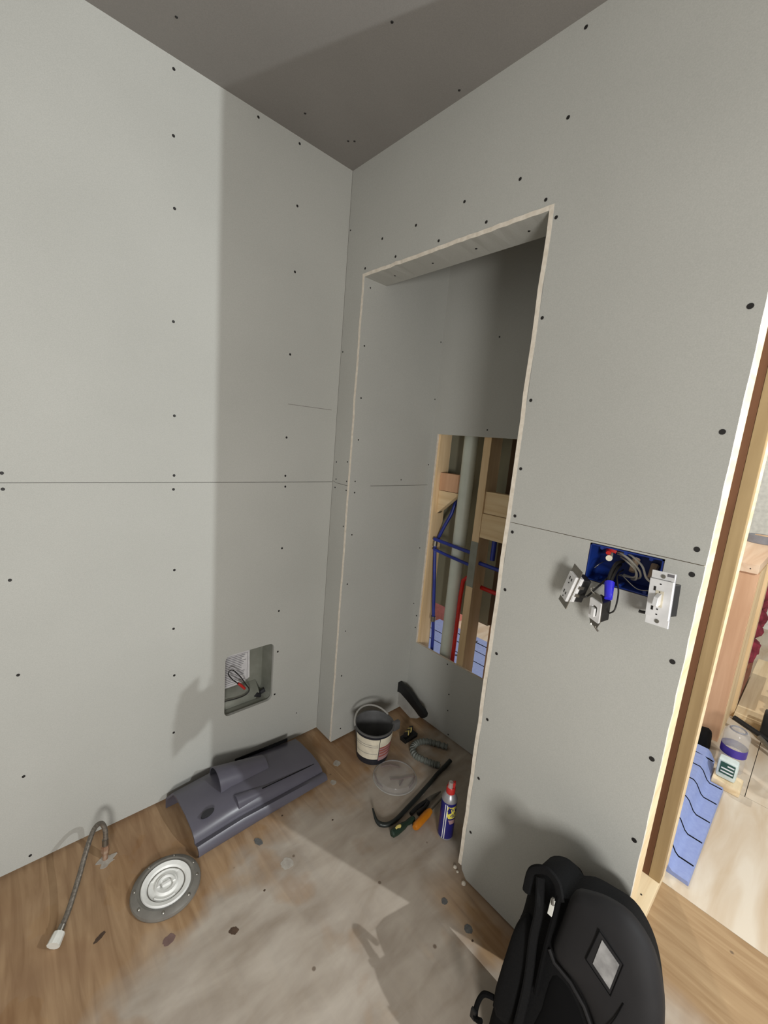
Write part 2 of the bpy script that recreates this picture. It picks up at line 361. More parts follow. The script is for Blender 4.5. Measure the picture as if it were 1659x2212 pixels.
# screws as children
scr = bpy.data.meshes.new('drywall_screw'); bm = bmesh.new()
bmesh.ops.create_cone(bm, cap_ends=True, segments=10, radius1=.0046, radius2=.0036, depth=.0012); bm.to_mesh(scr); bm.free(); scr.materials.append(M['hole'])
def screw(parent, p, axis, sgn, s=1.0):
    o = bpy.data.objects.new('drywall_screw', scr); COL.objects.link(o); o.parent = parent
    o.location = p; o.rotation_euler = {'y': (math.pi / 2 * sgn, 0, 0), 'x': (0, math.pi / 2 * sgn, 0), 'z': (math.pi, 0, 0)}[axis]; o.scale = (s, s, 1)
for x, zs in ((-.647, (2.418, 2.249, 2.057, 1.734, 1.444, 1.248, 1.201, .917, .698, .515, .281)), (-.234, (2.428, 2.23, 2.01, 1.716, 1.402, 1.25, 1.206, .948, .672, .483, .281)), (-1.07, (1.9, 1.6, 1.251, 1.208, .952, .662, .326, .038)), (-.392, (2.43,)), (-.005, ())):
    for z in zs: screw(wall_l, (x + random.uniform(-.003, .003), -.0005, z), 'y', 1)
for x, z in ((-.12, .14), ): screw(wall_l, (x, -.0005, z), 'y', 1, .6)
# wall with the closet opening; lower sheet and upper sheet with a fine seam between them
def P2(y, z): return (-y, z)
ebox = [(-1.107 * -1, 1.125), (1.268, 1.125), (1.268, 1.2200), (1.107, 1.2200)]
wr = MB()
jit = lambda a: a + random.uniform(-.0012, .0012)
def rag(x, z0, z1, n, rev=False):
    L = [(x + random.uniform(-.0011, .0011), z0 + (z1 - z0) * i / n) for i in range(n + 1)]
    return L[::-1] if rev else L
# lower sheet: left stub and the piece right of the opening
panel(wr, [(.000, .010), (.1112, .010), (.1112, 1.2215), (.026, 1.2235), (.000, 1.2300)], [], (0, 0, 0), (0, -1, 0), (0, 0, 1), (1, 0, 0), DW)
low = [(.8850, .030), (.9050, .008), (1.339, .008)] + rag(1.339, .06, 1.19, 26) + [(1.339, 1.2240), (.8817, 1.2240), (.8817, .045)]
panel(wr, low, [ebox], (0, 0, 0), (0, -1, 0), (0, 0, 1), (1, 0, 0), DW, 0, 1)
# upper sheet with the top of the opening notched out
up = [(.000, 1.2316), (.026, 1.2251), (.1113, 1.2231), (.1113, ZT + DW), (.8817, ZT + DW), (.8817, 1.2256), (1.339, 1.2256)] + rag(1.339, 1.26, 2.40, 26) + [(1.339, H), (0, H)]
panel(wr, up, [], (0, 0, 0), (0, -1, 0), (0, 0, 1), (1, 0, 0), DW, 0, 1)
# closet side skin of the same wall
panel(wr, [(.1112, .0), (.1113, ZT), (.8817, ZT), (.8817, 0), (1.237, 0), (1.237, H), (.05, H), (.05, 0)][::-1], [], (.1017, 0, 0), (0, -1, 0), (0, 0, 1), (1, 0, 0), DW)
wall_r = struct(wr.build('wall_right', [M['dry'], M['gyp']]))
for y, z in [(-.011, 2.233), (-.013, 1.771), (-.020, 1.314), (-.025, 1.24), (-.022, 1.203), (-.098, 1.322), (-.102, 1.24), (-.103, 1.202), (-.101, 1.045), (-.212, 2.149), (-.383, 2.144), (-.584, 2.151), (-.77, 2.146), (-.123, 2.068), (-.293, 2.069), (-.494, 2.067), (-.674, 2.069), (-.855, 2.068), (-.891, 2.016), (-.885, 2.24), (-.898, 2.42), (-.892, 1.776), (-.893, 1.565), (-.892, 1.379), (-.895, 1.245), (-.894, 1.198), (-.897, 1.025), (-.899, .823), (-.9, .602), (-.899, .392), (-.898, .189), (-1.318, 1.735), (-1.318, 1.499), (-1.319, 1.256), (-1.32, 1.201), (-1.32, 1.0), (-1.322, .758), (-1.323, .538), (-1.318, 2.2), (-1.318, 1.97), (-1.325, .3)]:
    screw(wall_r, (-.0005, y, z), 'x', 1, .7 if y > -.11 else (1.25 if y < -1.3 else 1))
# opening lining: raw edges of the sheets that wrap the opening
def lining(name, a, b, jagaxis, nseg=30):
    x0, y0, z0 = a; x1, y1, z1 = b; mb = MB(); ax = jagaxis
    n = nseg
    for i in range(n):
        t0, t1 = i / n, (i + 1) / n
        if ax == 2: mb.box((x0, y0, z0 + (z1 - z0) * t0), (x1, y1, z0 + (z1 - z0) * t1), 0)
        else: mb.box((x0, y0 + (y1 - y0) * t0, z0), (x1, y0 + (y1 - y0) * t1, z1), 0)
    o = mb.build(name, [M['dry'], M['gyp']])
    rnd = random.Random(3)
    cache = {}
    for v in o.data.vertices:
        k = round(v.co[ax], 4); cache.setdefault(k, (rnd.uniform(-.0012, .0005), rnd.uniform(-.0014, .0014)))
        if v.co.x < .01: v.co.x += cache[k][0]
        if v.co.x < .01: v.co[1 if ax == 2 else 2] += cache[k][1]
    o.data.update()
    for p in o.data.polygons:
        if p.normal.x < -.5: p.material_index = 1
    return struct(o)
lining('trim_1', (-.0012, Y1, .012), (.1144, Y1 + DW, ZT + DW), 2)
lining('trim_2', (-.0012, Y2 - DW, .045), (.1144, Y2, ZT + DW), 2)
lining('trim_3', (-.0012, Y2, ZT), (.1144, Y1, ZT + DW), 1)
tl = bpy.data.objects['trim_1']
for x, z in ((.031, 2.007), (.023, 1.789), (.026, 1.586), (.028, 1.417), (.027, 1.243), (.029, 1.195), (.031, 1.01), (.026, .786), (.035, .561), (.033, .34), (.05, .06)): screw(tl, (x, Y1 - .0005, z), 'y', 1, .8)
th = bpy.data.objects['trim_3']
for y in (-.23, -.42, -.60, -.78): screw(th, (.06, y, ZT - .0005), 'z', 1, .9)
tr2 = bpy.data.objects['trim_2']
for x, y, r_ in ((.010, -.853, .007), (-.011, -.905, .008), (.004, -.868, .005)):
    MB().lathe([(0, .001), (r_, .001), (r_ * .8, r_ * .7), (0, r_)], (x, y, 0), 7).build('gypsum_chip', M['gyp'], tr2)
MB().box((-.236, -.0004, 1.530), (-.03, .0004, 1.5325)).build('pencil_mark', M['mark'], wall_l)
# closet
wc = MB()
panel(wc, [(.1144, .012), (D, .012), (D, 1.2235), (.1144, 1.2215)], [], (0, Y1, 0), (1, 0, 0), (0, 0, 1), (0, 1, 0), DW)
panel(wc, [(.1144, 1.2231), (D, 1.2251), (D, H), (.1144, H)], [], (0, Y1, 0), (1, 0, 0), (0, 0, 1), (0, 1, 0), DW)
wcl = struct(wc.build('wall_closet_left', M['dry']))
for x, z in ((.478, 1.639), (.480, 1.325), (.478, 1.9), (.48, .9), (.478, .6), (.3, 1.25)): screw(wcl, (x, Y1 - .0005, z), 'y', 1, .7)
wb = MB()
panel(wb, [(.110, .006), (1.25, .006), (1.25, H), (.110, H)], [[(.157, .392), (.155, .9), (.154, 1.476), (.70, 1.476), (.70, .392)]], (D, 0, 0), (0, -1, 0), (0, 0, 1), (1, 0, 0), DW, 0, 1)
wcb = struct(wb.build('wall_closet_back', [M['dry'], M['gyp']]))
for y, z in ((-.433, 1.507), (-.435, 1.89), (-.143, .536), (-.143, .47), (-.374, .372), (-.405, .225), (-.41, .14), (-.43, .02)): screw(wcb, (D - .0005, y, z), 'x', 1, .8)
wq = MB(); wq.box((.1144, -1.25, 0), (D, -1.2373, H)); struct(wq.build('wall_closet_right', M['dry']))
for x, y in ((-.283, -.11), (-.296, -.539), (-.098, -.135), (-.113, -.118), (-.027, -.541), (-.679, -.133)): screw(ceil, (x, y, H - .0005), 'z', 1, .9)
# walls that close the back room
q = MB(); q.box((4.1, -3.6, 0), (4.2, 3, H)); q.box((.59, 2.9, 0), (4.1, 3.0, H)); q.box((-.0, DW, 0), (.6, .09, H), 1)
struct(q.build('wall_far', [M['nutwhite'], M['olive']]))

# ---------------------------------------------------------------- framing
def stud(name, a, b, m, label, cat='wood stud', group=None, bev=.0018):
    cx = ((a[0] + b[0]) / 2, (a[1] + b[1]) / 2, min(a[2], b[2])); return tag(MB().box(a, b).build(name, M[m], bevel=bev, loc=cx), label, cat, group)
stud('wall_stud', (DW + .0005, Y3 + .002, .001), (.1015, Y3 + .040, H - .001), 'wood_x', 'pale pine stud whose bright end face closes the right edge of the drywall')
bp_ = stud('sole_plate', (.102, Y3 + .001, 0), (.578, Y3 + .089, .038), 'wood_x', 'pale pine floor plate under the open stud bay at the wall end', 'floor plate')
nail = MB().lathe([(0, .0005), (.003, .0005), (.003, -.001)], (.40, Y3 + .03, .0385), 10); nail.build('nail_head', M['hole'], bp_)
stud('wall_stud', (.490, Y3 + .001, .0385), (.5285, Y3 + .034, H - .001), 'wood_dimmed', 'pine stud, shaded side toned into its tan, on the floor plate beside the doorway')
stud('lit_face_strip', (.529, Y3 + .001, .0385), (.600, Y3 + .034, H - .001), 'wood_x', 'added pale strip standing for the lit side of the tan stud beside the doorway', 'lit face strip')  # added strip: pale colour stands for the lit side of the same stud
stud('wall_stud', (.4905, Y3 + .0345, .0385), (.575, -1.2505, H - .001), 'wood_shaded', 'knotty stud strip with deep shade in its dark brown, between the drywall edge and the tan stud')
# behind the closet
XB = D + DW + .0005
stud('wall_stud', (XB, -.163, .038), (XB + .089, -.125, H - .001), 'wood', 'pine stud at the left edge of the closet cut-out')
mid = stud('wall_stud', (XB, -.452, .0), (XB + .089, -.414, H - .001), 'wood', 'pine stud with a grey nail plate, right of the white pipe')
npl = MB().box((XB - .0012, -.452, .79), (XB + .0002, -.414, 1.005)); npl.build('nail_plate', M['galv'], mid)
stud('blocking', (XB + .03, -.275, 1.205), (XB + .068, -.1635, 1.292), 'wood_pink', 'short pine block left of the white pipe, top of two', 'wood block')
g = MB().prism([(.1635, 1.203), (.275, 1.203), (.272, 1.185), (.1635, 1.085)], (XB + .032, 0, 0), (0, -1, 0), (0, 0, 1), (1, 0, 0), 0, .034)
tag(g.build('gusset_block', M['wood_y'], bevel=.001), 'wedge-cut pine block under the short block left of the white pipe', 'wood block')
stud('blocking', (XB + .008, -.80, 1.142), (XB + .046, -.4525, 1.240), 'wood_y', 'upper of two pale pine blocks right of the nail-plated stud', 'wood block')
stud('blocking', (XB + .002, -.80, 1.030), (XB + .040, -.4525, 1.1405), 'wood_y', 'lower of two pale pine blocks right of the nail-plated stud', 'wood block')
stud('wall_stud', (XB, -.84, .038), (XB + .089, -.802, H - .001), 'wood', 'pine stud right of the pine blocks behind the closet wall')
q = MB(); q.box((.66, -.462, .565), (.672, .10, H - .001)); tag(q.build('wall_board', M['olive']), 'olive grey board closing the pipe bay behind the white pipe', 'board')
q = MB(); q.box((.655, -1.236, .575), (.672, -.463, H - .001)); tag(q.build('sheathing_board', M['brown_ply']), 'brown wood sheathing behind the pine blocks of the pipe bay', 'board')
stud('wall_stud', (.595, -.60, .0), (.633, -.511, .60), 'wood_pink', 'pinkish short stud standing low behind the nail-plated stud')
# pipes
q = thing('drain_pipe', (XB + .062, -.30, .03), 'thick white plastic drain pipe rising through the pipe bay', 'pipe')
MB().tube([(XB + .062, -.306, 0), (XB + .062, -.297, 2.40)], .0335, 24).build('pipe', M['pvc'], q, smooth=True)
def pex(label, pts, m, r=.0085, fits=()):
    t = thing('water_pipe', pts[0], label, 'pipe'); MB().tube(pts, r, 12).build('pipe', M[m], t, smooth=True)
    for p in fits: MB().tube([(p[0], p[1], p[2] - .013), (p[0], p[1], p[2] + .013)], r * 1.5, 12).build('fitting', M['steel'], t, smooth=True)
    return t
xb = XB + .018
pex('blue water pipe running down the left of the pipe bay', [(xb + .02, -.170, .935), (xb + .02, -.185, .80), (xb + .022, -.222, .45), (xb + .022, -.245, .0)], 'bluepex', .0085, [(xb + .02, -.170, .93), (xb + .021, -.212, .535)])
pex('blue water pipe slanting up behind the white pipe', [(xb + .03, -.178, .955), (xb + .040, -.205, 1.03), (xb + .060, -.222, 1.09), (xb + .084, -.236, 1.20), (xb + .085, -.245, 1.5)], 'bluepex')
pex('upper blue pipe crossing in front of the white pipe', [(xb - .004, -.182, .958), (xb - .004, -.28, .952), (xb - .004, -.4120, .945)], 'bluepex', .0085)
pex('lower blue pipe crossing in front of the white pipe', [(xb - .002, -.185, .905), (xb - .002, -.28, .895), (xb - .002, -.412, .885)], 'bluepex', .0075)
pex('blue pipe stub right of the nail-plated stud', [(xb + .01, -.4535, .905), (xb + .01, -.60, .90)], 'bluepex', .009)
pex('blue pipe hanging below the pine blocks', [(xb + .03, -.505, 1.028), (xb + .03, -.505, .93)], 'bluepex', .011)
pex('red water pipe right of the white pipe', [(xb + .04, -.412, .812), (xb + .04, -.375, .806), (xb + .04, -.356, .785), (xb + .04, -.350, .70), (xb + .035, -.353, .3), (xb + .035, -.356, 0)], 'redpex', .010)
pex('red pipe stub right of the nail-plated stud', [(xb + .05, -.4535, .78), (xb + .05, -.62, .775)], 'redpex', .010)

# ---------------------------------------------------------------- recessed metal box in the long wall
rb = thing('dryer_box', (-.355, .02, .262), 'galvanised recessed box with paper label and loose cable in the long wall', 'wall box')
bi = MB(); x0, x1, z0, z1, dp = -.468, -.243, .254, .538, .095
ring = rrect(x0, z0, x1, z1, .03, 5); ring2 = rrect(x0 + .012, z0 + .012, x1 - .012, z1 - .012, .03, 5); n = len(ring)
vs = [(a, DW + .001, b) for a, b in ring] + [(a, dp, b) for a, b in ring2]
bi.add(vs, [(i, (i + 1) % n, (i + 1) % n + n, i + n) for i in range(n)] + [tuple(range(2 * n - 1, n - 1, -1))])
bi.add([(a, DW + .0012, b) for a, b in rrect(x0 - .02, z0 - .02, x1 + .02, z1 + .02, .03, 5)] + [(a, DW + .0012, b) for a, b in ring], [(i, (i + 1) % n, (i + 1) % n + n, i + n) for i in range(n)])
bi.build('box_shell', M['galv'], rb)
st = MB(); st.prism([(dp - .001, .322), (.058, .292), (.050, .280), (.046, z0 + .006), (dp - .001, z0 + .006)], (x0 + .006, 0, 0), (0, 1, 0), (0, 0, 1), (1, 0, 0), 0, .178); st.build('inner_step', M['galv'], rb, bevel=.003, smooth=True)
st = MB(); st.prism([(-.455, .005), (-.455, .050), (-.39, .0)], (0, 0, z0 + .012), (1, 0, 0), (0, 1, 0), (0, 0, 1), 0, .001)
pa = MB(); pa.prism([(-.448, .482), (-.316, .474), (-.313, .345), (-.335, .330), (-.385, .326), (-.448, .326)], (0, dp - .0012, 0), (1, 0, 0), (0, 0, 1), (0, -1, 0), 0, .0008)
lab = pa.build('paper_label', M['paper'], rb)
ik = MB()
for k in range(15):
    zz = .462 - k * .0082; ik.box((-.436, dp - .0024, zz), (-.330 - random.uniform(0, .025), dp - .0021, zz - .0028))
for a in ((-.441, .468, -.324, .4665), (-.441, .337, -.324, .3355)): ik.box((a[0], dp - .0024, a[1]), (a[2], dp - .0021, a[3]))
ik.box((-.441, dp - .0024, .337), (-.4395, dp - .0021, .468)); ik.box((-.3255, dp - .0024, .337), (-.324, dp - .0021, .468))
ik.build('printed_lines', M['ink'], lab)
cb = MB(); cb.tube(bez([(-.455, .050, .292), (-.436, .046, .300), (-.393, .044, .296), (-.353, .044, .298), (-.334, .046, .314), (-.351, .048, .347), (-.37, .048, .382), (-.391, .048, .411), (-.407, .048, .430), (-.421, .048, .433), (-.427, .048, .420), (-.414, .048, .395), (-.398, .048, .376), (-.384, .048, .360)], 4), .0024, 8)
cb.build('cable', M['wire_dark'], rb, smooth=True)
cb = MB(); cb.tube([(-.384, .048, .362), (-.374, .047, .352), (-.355, .045, .328)], [.0050, .0062, .0055], 10); cb.build('wire_connector', M['red'], rb, smooth=True)
cl = MB(); cl.tube([(-.292, .066, .268), (-.296, .048, .262)], [.021, .018], 8); cl.box((-.312, .055, .245), (-.276, .072, .283)); o = cl.build('cable_clamp', M['duct_in'], rb, bevel=.002)
place(MB().lathe([(0, .004), (.006, .004), (.006, .0)], (0, 0, 0), 10, mat3=Matrix.Rotation(math.pi / 2, 3, 'X')), 'clamp_screw', M['steel'], o, (-.296, .047, .262))
MB().tube([(-.276, .066, .268), (-.256, .058, .280)], .009, 10).build('cable_clamp', M['duct_in'], rb, smooth=True)

# ---------------------------------------------------------------- dark grey plastic shroud by the long wall
sh = thing('duct_shroud', (-.41, -.17, 0), 'dark grey plastic duct shroud with two spigots lying against the long wall', 'duct shroud')
def duct_prof(t):
    """outline (y,z) of the hollow channel at position t along its length (0 left end .. 1 right end)"""
    yb = -.028; yf = -.300 + .010 * t; h = .078 + .016 * min(1, t * 3) - .038 * max(0, t - .3) / .7
    return [(yb, .004), (yb - .003, h * .55), (yb - .022, h * .90), (yb - .060, h), (yb - .15, h * .97), (yf + .062, h * .80), (yf + .040, h * .60), (yf + .034, h * .40), (yf + .026, h * .44), (yf + .012, h * .50), (yf, h * .36), (yf - .003, h * .16), (yf + .006, .002)]
dm = MB(); n = 12; L = []; XL, XR = -.668, -.150
for i in range(n + 1):
    t = i / n; row = []
    for k, (y, z) in enumerate(duct_prof(t)):
        xx = XL + (XR - XL) * t - (.018 if i == 0 and k in (0, 1) else 0) + (.012 * (y + .028) / -.27 if i in (0, n) else 0) * (1 if i == 0 else 1.2)
        row.append((xx, y, z))
    L.append(row)
th_ = .006; m_ = len(L[0])
vs = [p for r_ in L for p in r_]; fs = [(i * m_ + k, i * m_ + k + 1, (i + 1) * m_ + k + 1, (i + 1) * m_ + k) for i in range(n) for k in range(m_ - 1)]
cen = lambda p: (p[0], p[1] + (th_ if p[1] < -.15 else -th_), max(.0015, p[2] - th_))
inn = [cen(p) for p in vs]; K = len(vs); fs += [(a + K, d + K, c_ + K, b_ + K) for a, b_, c_, d in fs]
fs += [(k, k + 1, k + 1 + K, k + K) for k in range(m_ - 1)] + [(n * m_ + k, n * m_ + k + K, n * m_ + k + 1 + K, n * m_ + k + 1) for k in range(m_ - 1)]
dm.add(vs + inn, fs); dm.build('channel', M['duct'], sh, smooth=True, angle=50)
# closed right end
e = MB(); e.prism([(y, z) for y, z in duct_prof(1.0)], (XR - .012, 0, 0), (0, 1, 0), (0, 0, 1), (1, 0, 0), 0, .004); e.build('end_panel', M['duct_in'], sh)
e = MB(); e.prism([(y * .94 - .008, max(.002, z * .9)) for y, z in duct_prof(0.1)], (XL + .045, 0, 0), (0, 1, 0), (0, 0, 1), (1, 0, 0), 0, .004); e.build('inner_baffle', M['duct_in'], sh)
# large half-buried spigot, opening to the left, and the small one in front
def spigot(name, x0, x1, y, z0, z1, r0, r1, wall=.005):
    mb = MB(); n = 28; A = Matrix.Identity(3)
    P = []; k = 8
    out = [(x0 + (x1 - x0) * i / k, y, z0 + (z1 - z0) * i / k, r0 + (r1 - r0) * i / k) for i in range(k + 1)]
    vs = []; 
    for (x, yy, z, r) in out: vs += [(x, yy + r * math.sin(2 * math.pi * j / n), z + r * math.cos(2 * math.pi * j / n)) for j in range(n)]
    a = len(vs)
    for (x, yy, z, r) in out[:6]: vs += [(x, yy + (r - wall) * math.sin(2 * math.pi * j / n), z + (r - wall) * math.cos(2 * math.pi * j / n)) for j in range(n)]
    fs = [(i * n + j, i * n + (j + 1) % n, (i + 1) * n + (j + 1) % n, (i + 1) * n + j) for i in range(k) for j in range(n)] + [tuple(k * n + j for j in range(n))]
    fs2 = [(a + i * n + j, a + (i + 1) * n + j, a + (i + 1) * n + (j + 1) % n, a + i * n + (j + 1) % n) for i in range(5) for j in range(n)] + [tuple(a + 5 * n + j for j in range(n))]
    rim = [(j, a + j, a + (j + 1) % n, (j + 1) % n) for j in range(n)]
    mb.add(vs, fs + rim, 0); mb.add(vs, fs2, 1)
    return mb.build(name, [M['duct'], M['duct_in']], sh, smooth=True, angle=60)
spigot('spigot', -.535, -.335, -.115, .086, .052, .058, .046)
spigot('spigot', -.500, -.30, -.222, .060, .040, .030, .014, .004)
place(MB().lathe([(0, 0), (.020, 0), (.020, -.008)], (0, 0, 0), 20), 'screw_recess', M['duct_in'], sh, (-.600, -.222, .0835), (.42, 0, .2), (1.2, .5, 1))
e = MB(); e.box((-.43, -.0495, .0795), (-.19, -.0455, .0640)); o = e.build('groove', M['bagseam'], sh)
for v in o.data.vertices:
    v.co.z += -.009 if v.co.x > .1 else .008
e = MB(); e.tube([(-.40, -.232, .0735), (-.16, -.222, .0465)], .0016, 6); e.build('groove', M['bagseam'], sh)

# ---------------------------------------------------------------- closet flange
fc = Vector((-.762, -.327, 0)); tf = thing('toilet_flange', fc, 'round grey toilet flange with white test cap screwed to the floor', 'toilet flange')
MB().lathe([(.050, .001), (.096, .001), (.098, .006), (.096, .013), (.088, .019), (.080, .021), (.074, .018), (.070, .014), (.050, .014)], fc, 56).build('flange_ring', M['flange'], tf, smooth=True)
MB().lathe([(0, .012), (.018, .012), (.020, .018), (.030, .020), (.034, .013), (.052, .013), (.056, .020), (.068, .0225), (.070, .019), (.070, .008)], fc, 56).build('test_cap', M['flange_white'], tf, smooth=True)
cap = tf.children[-1]
q = MB()
q.tube([fc + Vector((.022 * math.cos(a), .022 * math.sin(a), .019)) for a in [math.radians(d) for d in range(-20, 200, 20)]], .0045, 8)
q.tube([fc + Vector((.045 * math.cos(a), .045 * math.sin(a), .013)) for a in [math.radians(d) for d in range(30, 150, 15)]], .004, 8)
q.tube([fc + Vector((.045 * math.cos(a), .045 * math.sin(a), .013)) for a in [math.radians(d) for d in range(210, 300, 15)]], .004, 8)
q.box(fc + Vector((-.012, -.004, .012)), fc + Vector((.012, .004, .0215))); q  .build('moulded_ribs', M['flange_white'], cap, smooth=True)
for d in (10, 60, 110, 160, 200, 250, 300, 340):
    a = math.radians(d); p = fc + Vector((.086 * math.cos(a), .086 * math.sin(a), .0185))
    MB().lathe([(0, .0028), (.003, .0026), (.005, 0), (.005, -.002)], p, 10).build('flange_screw', M['steel'], tf, smooth=True)

# ---------------------------------------------------------------- braided supply hose
hs = thing('supply_hose', (-.888, -.114, 0), 'grey braided water hose arching from a floor stub to a white nut', 'water hose')
hp = bez([(-.886, -.106, .050), (-.884, -.098, .090), (-.893, -.092, .120), (-.914, -.112, .132), (-.938, -.15, .112), (-.965, -.20, .075), (-.996, -.255, .040), (-1.018, -.288, .026)])
MB().tube(hp, .0072, 14).build('hose', M['braid'], hs, smooth=True)
MB().tube([(-.889, -.114, 0), (-.888, -.110, .018), (-.887, -.108, .034)], .008, 14).build('copper_stub', M['copper'], hs, smooth=True)
MB().tube([(-.8875, -.109, .022), (-.8865, -.107, .046)], .0115, 6).build('compression_nut', M['copper'], hs)
MB().tube([(-.8865, -.107, .044), (-.8855, -.103, .064)], .0092, 14).build('ferrule', M['steel'], hs, smooth=True)
MB().tube([(-1.012, -.280, .030), (-1.024, -.296, .0215)], .009, 14).build('ferrule', M['steel'], hs, smooth=True)
MB().tube([(-1.021, -.291, .022), (-1.036, -.313, .0165)], [.0145, .0165], 10).build('white_nut', M['nutwhite'], hs)
MB().prism([(.024 * math.cos(a) * (1 + .35 * math.sin(5 * a)), .021 * math.sin(a) * (1 + .3 * math.cos(3 * a))) for a in [math.radians(d) for d in range(0, 360, 12)]], (-.886, -.122, 0), (1, 0, 0), (0, 1, 0), (0, 0, 1), .0002, .0016).build('putty_collar', M['putty'], hs)

# ---------------------------------------------------------------- floor marks (parts of nothing: patches of the floor)
flo = bpy.data.objects['floor']
def blob(name, x, y, rx, ry, rot, m, h=.0006, seed=0, rag_=.12):
    r_ = random.Random(seed + int(x * 1000)); P = []
    for d in range(0, 360, 15):
        a = math.radians(d); q = 1 + r_.uniform(-rag_, rag_); u, v = rx * math.cos(a) * q, ry * math.sin(a) * q
        P.append((x + u * math.cos(rot) - v * math.sin(rot), y + u * math.sin(rot) + v * math.cos(rot)))
    return MB().prism(P, (0, 0, 0), (1, 0, 0), (0, 1, 0), (0, 0, 1), -.001, h).build(name, M[m], flo)
blob('knot', -.938, -.352, .016, .006, .5, 'knot'); blob('knot', -.794, -.475, .016, .013, .2, 'stain'); blob('knot', -.647, -.565, .013, .010, -.6, 'knot')
blob('knot', -.475, -.362, .010, .017, .3, 'greyplug', .002)
for x, y, r_ in ((-.433, -.489, .020), (-.103, -.899, .010), (-.105, -.994, .0125), (-.118, -.310, .012), (-.046, -.235, .016)):
    blob('screw_plug', x, y, r_, r_, 0, 'greyplug' if x < -.09 and y < -.8 else 'putty', .0008, 3, .12)
for x, y in ((-.12, -1.02), (-.36, -.32), (-.53, -.52), (-.22, -.45)): blob('knot', x, y, .0035, .003, 0, 'knot')

# ---------------------------------------------------------------- closet floor things
bk = thing('paint_pail', (.118, -.283, 0), 'small dark pail with cream and red-lined label and plastic bail', 'pail')
c0 = (.118, -.283, 0)
pr = [(0, .001), (.070, .001), (.073, .004), (.087, .150), (.091, .152), (.091, .158), (.085, .158), (.083, .150), (.070, .010), (0, .010)]
mb = MB(); mb.lathe(pr[:5], c0, 48, 0); mb.lathe(pr[4:], c0, 48, 1); mb.build('pail_body', [M['bucket'], M['bucketin']], bk, smooth=True)
def band(name, z0, z1, a0, a1, m, off=.0012):
    rr = lambda z: .073 + (.087 - .073) * (z - .004) / .146 + off
    return MB().lathe([(rr(z0), z0), (rr(z1), z1)], c0, 16, closed=False, a0=math.radians(a0), a1=math.radians(a1)).build(name, M[m], bk, smooth=True)
band('cream_label', .034, .138, 165, 246, 'cream'); band('cream_label', .096, .140, 248, 318, 'cream'); lb2 = band('mauve_label', .026, .096, 248, 318, 'mauve')
for z in (.090, .076, .062, .046): 
    rr = .073 + .014 * (z - .004) / .146 + .0022
    MB().lathe([(rr, z), (rr + .0006, z + .006)], c0, 16, closed=False, a0=math.radians(249), a1=math.radians(317)).build('red_line', M['pinklab'], lb2)
    rr2 = rr - .0002
for z in (.108, .098, .062): 
    rr = .073 + .014 * (z - .004) / .146 + .0019
    MB().lathe([(rr, z), (rr + .0001, z + .0015)], c0, 12, closed=False, a0=math.radians(168), a1=math.radians(243)).build('ink_line', M['ink'], bk)
MB().tube([Vector(c0) + Vector((.0915 * math.cos(math.radians(a)), .0915 * math.sin(math.radians(a)), .157 + .030 * math.sin(math.radians((a - 5) / 150 * 180)))) for a in range(5, 156, 6)], .0042, 8).build('bail', M['milky'], bk, smooth=True)
MB().box((.185, -.345, .118), (.225, -.325, .160)).build('bail_ear', M['bucketin'], bk, bevel=.006, smooth=True)
# long black tool leaning in the closet corner
kn = thing('drywall_saw', (.42, -.20, 0), 'black-handled tool with clear blade guard leaning on the closet back wall', 'hand tool')
a, b = Vector((.435, -.090, .145)), Vector((.425, -.325, .095)); dr = (b - a).normalized()
hdl = MB(); upv = Vector((0, 0, 1)); q1 = [(0, .026), (.03, .030), (.07, .034), (.13, .036), (.17, .024), (.20, .016), (.225, .018), (.246, .008), (.248, -.012), (.235, -.026), (.215, -.030), (.18, -.024), (.12, -.018), (.06, -.016), (.02, -.036)]
vv = (upv - dr * upv.dot(dr)).normalized(); nn = dr.cross(vv)
hdl.prism(q1, a, dr, vv, nn, -.013, .013); hdl.build('handle', M['black'], kn, bevel=.004, smooth=True)
gd = MB(); gd.prism([(.03, -.018), (.225, -.026), (.20, -.065), (.16, -.098), (.03, -.100), (.01, -.07)], a, dr, vv, nn, -.002, .002); gd.build('blade_guard', M['milky'], kn)
st = MB().box((.300, -.372, .0), (.345, -.300, .020)); 
ed = thing('striped_edge_tool', (.31, -.32, 0), 'yellow and black striped tool end lying right behind the pail', 'hand tool')
for k in range(5):
    MB().prism([(0, 0), (.020, .010), (.020, .034), (0, .022)], (.290 + .0128 * k, -.312 + .004 * k, .020), (.35, -.93, 0), (0, 0, 1), (.93, .35, 0), 0, .0122).build('stripe', M['black' if k % 2 == 0 else 'yellow'], ed, bevel=.002)
MB().box((.286, -.334, .0), (.372, -.296, .0195)).build('base', M['black'], ed, bevel=.003)
# ribbed conduit
cd_ = thing('conduit_piece', (.33, -.45, 0), 'C-shaped piece of ribbed grey flexible conduit on the closet floor', 'conduit')
cp = bez([(.425, -.478, .0135), (.395, -.425, .0135), (.362, -.385, .0135), (.318, -.372, .0135), (.282, -.385, .0135), (.262, -.420, .0135), (.268, -.455, .0135), (.290, -.505, .0135), (.300, -.520, .0135)], 12)
MB().tube(cp, [.0150 if (i // 2) % 2 == 0 else .0112 for i in range(len(cp))], 14).build('ribbed_tube', M['conduit'], cd_, smooth=True, angle=25)
MB().tube([cp[-2], cp[-1] + (cp[-1] - cp[-3]).normalized() * .012], .0134, 14).build('end_collar', M['conduit'], cd_, smooth=True)
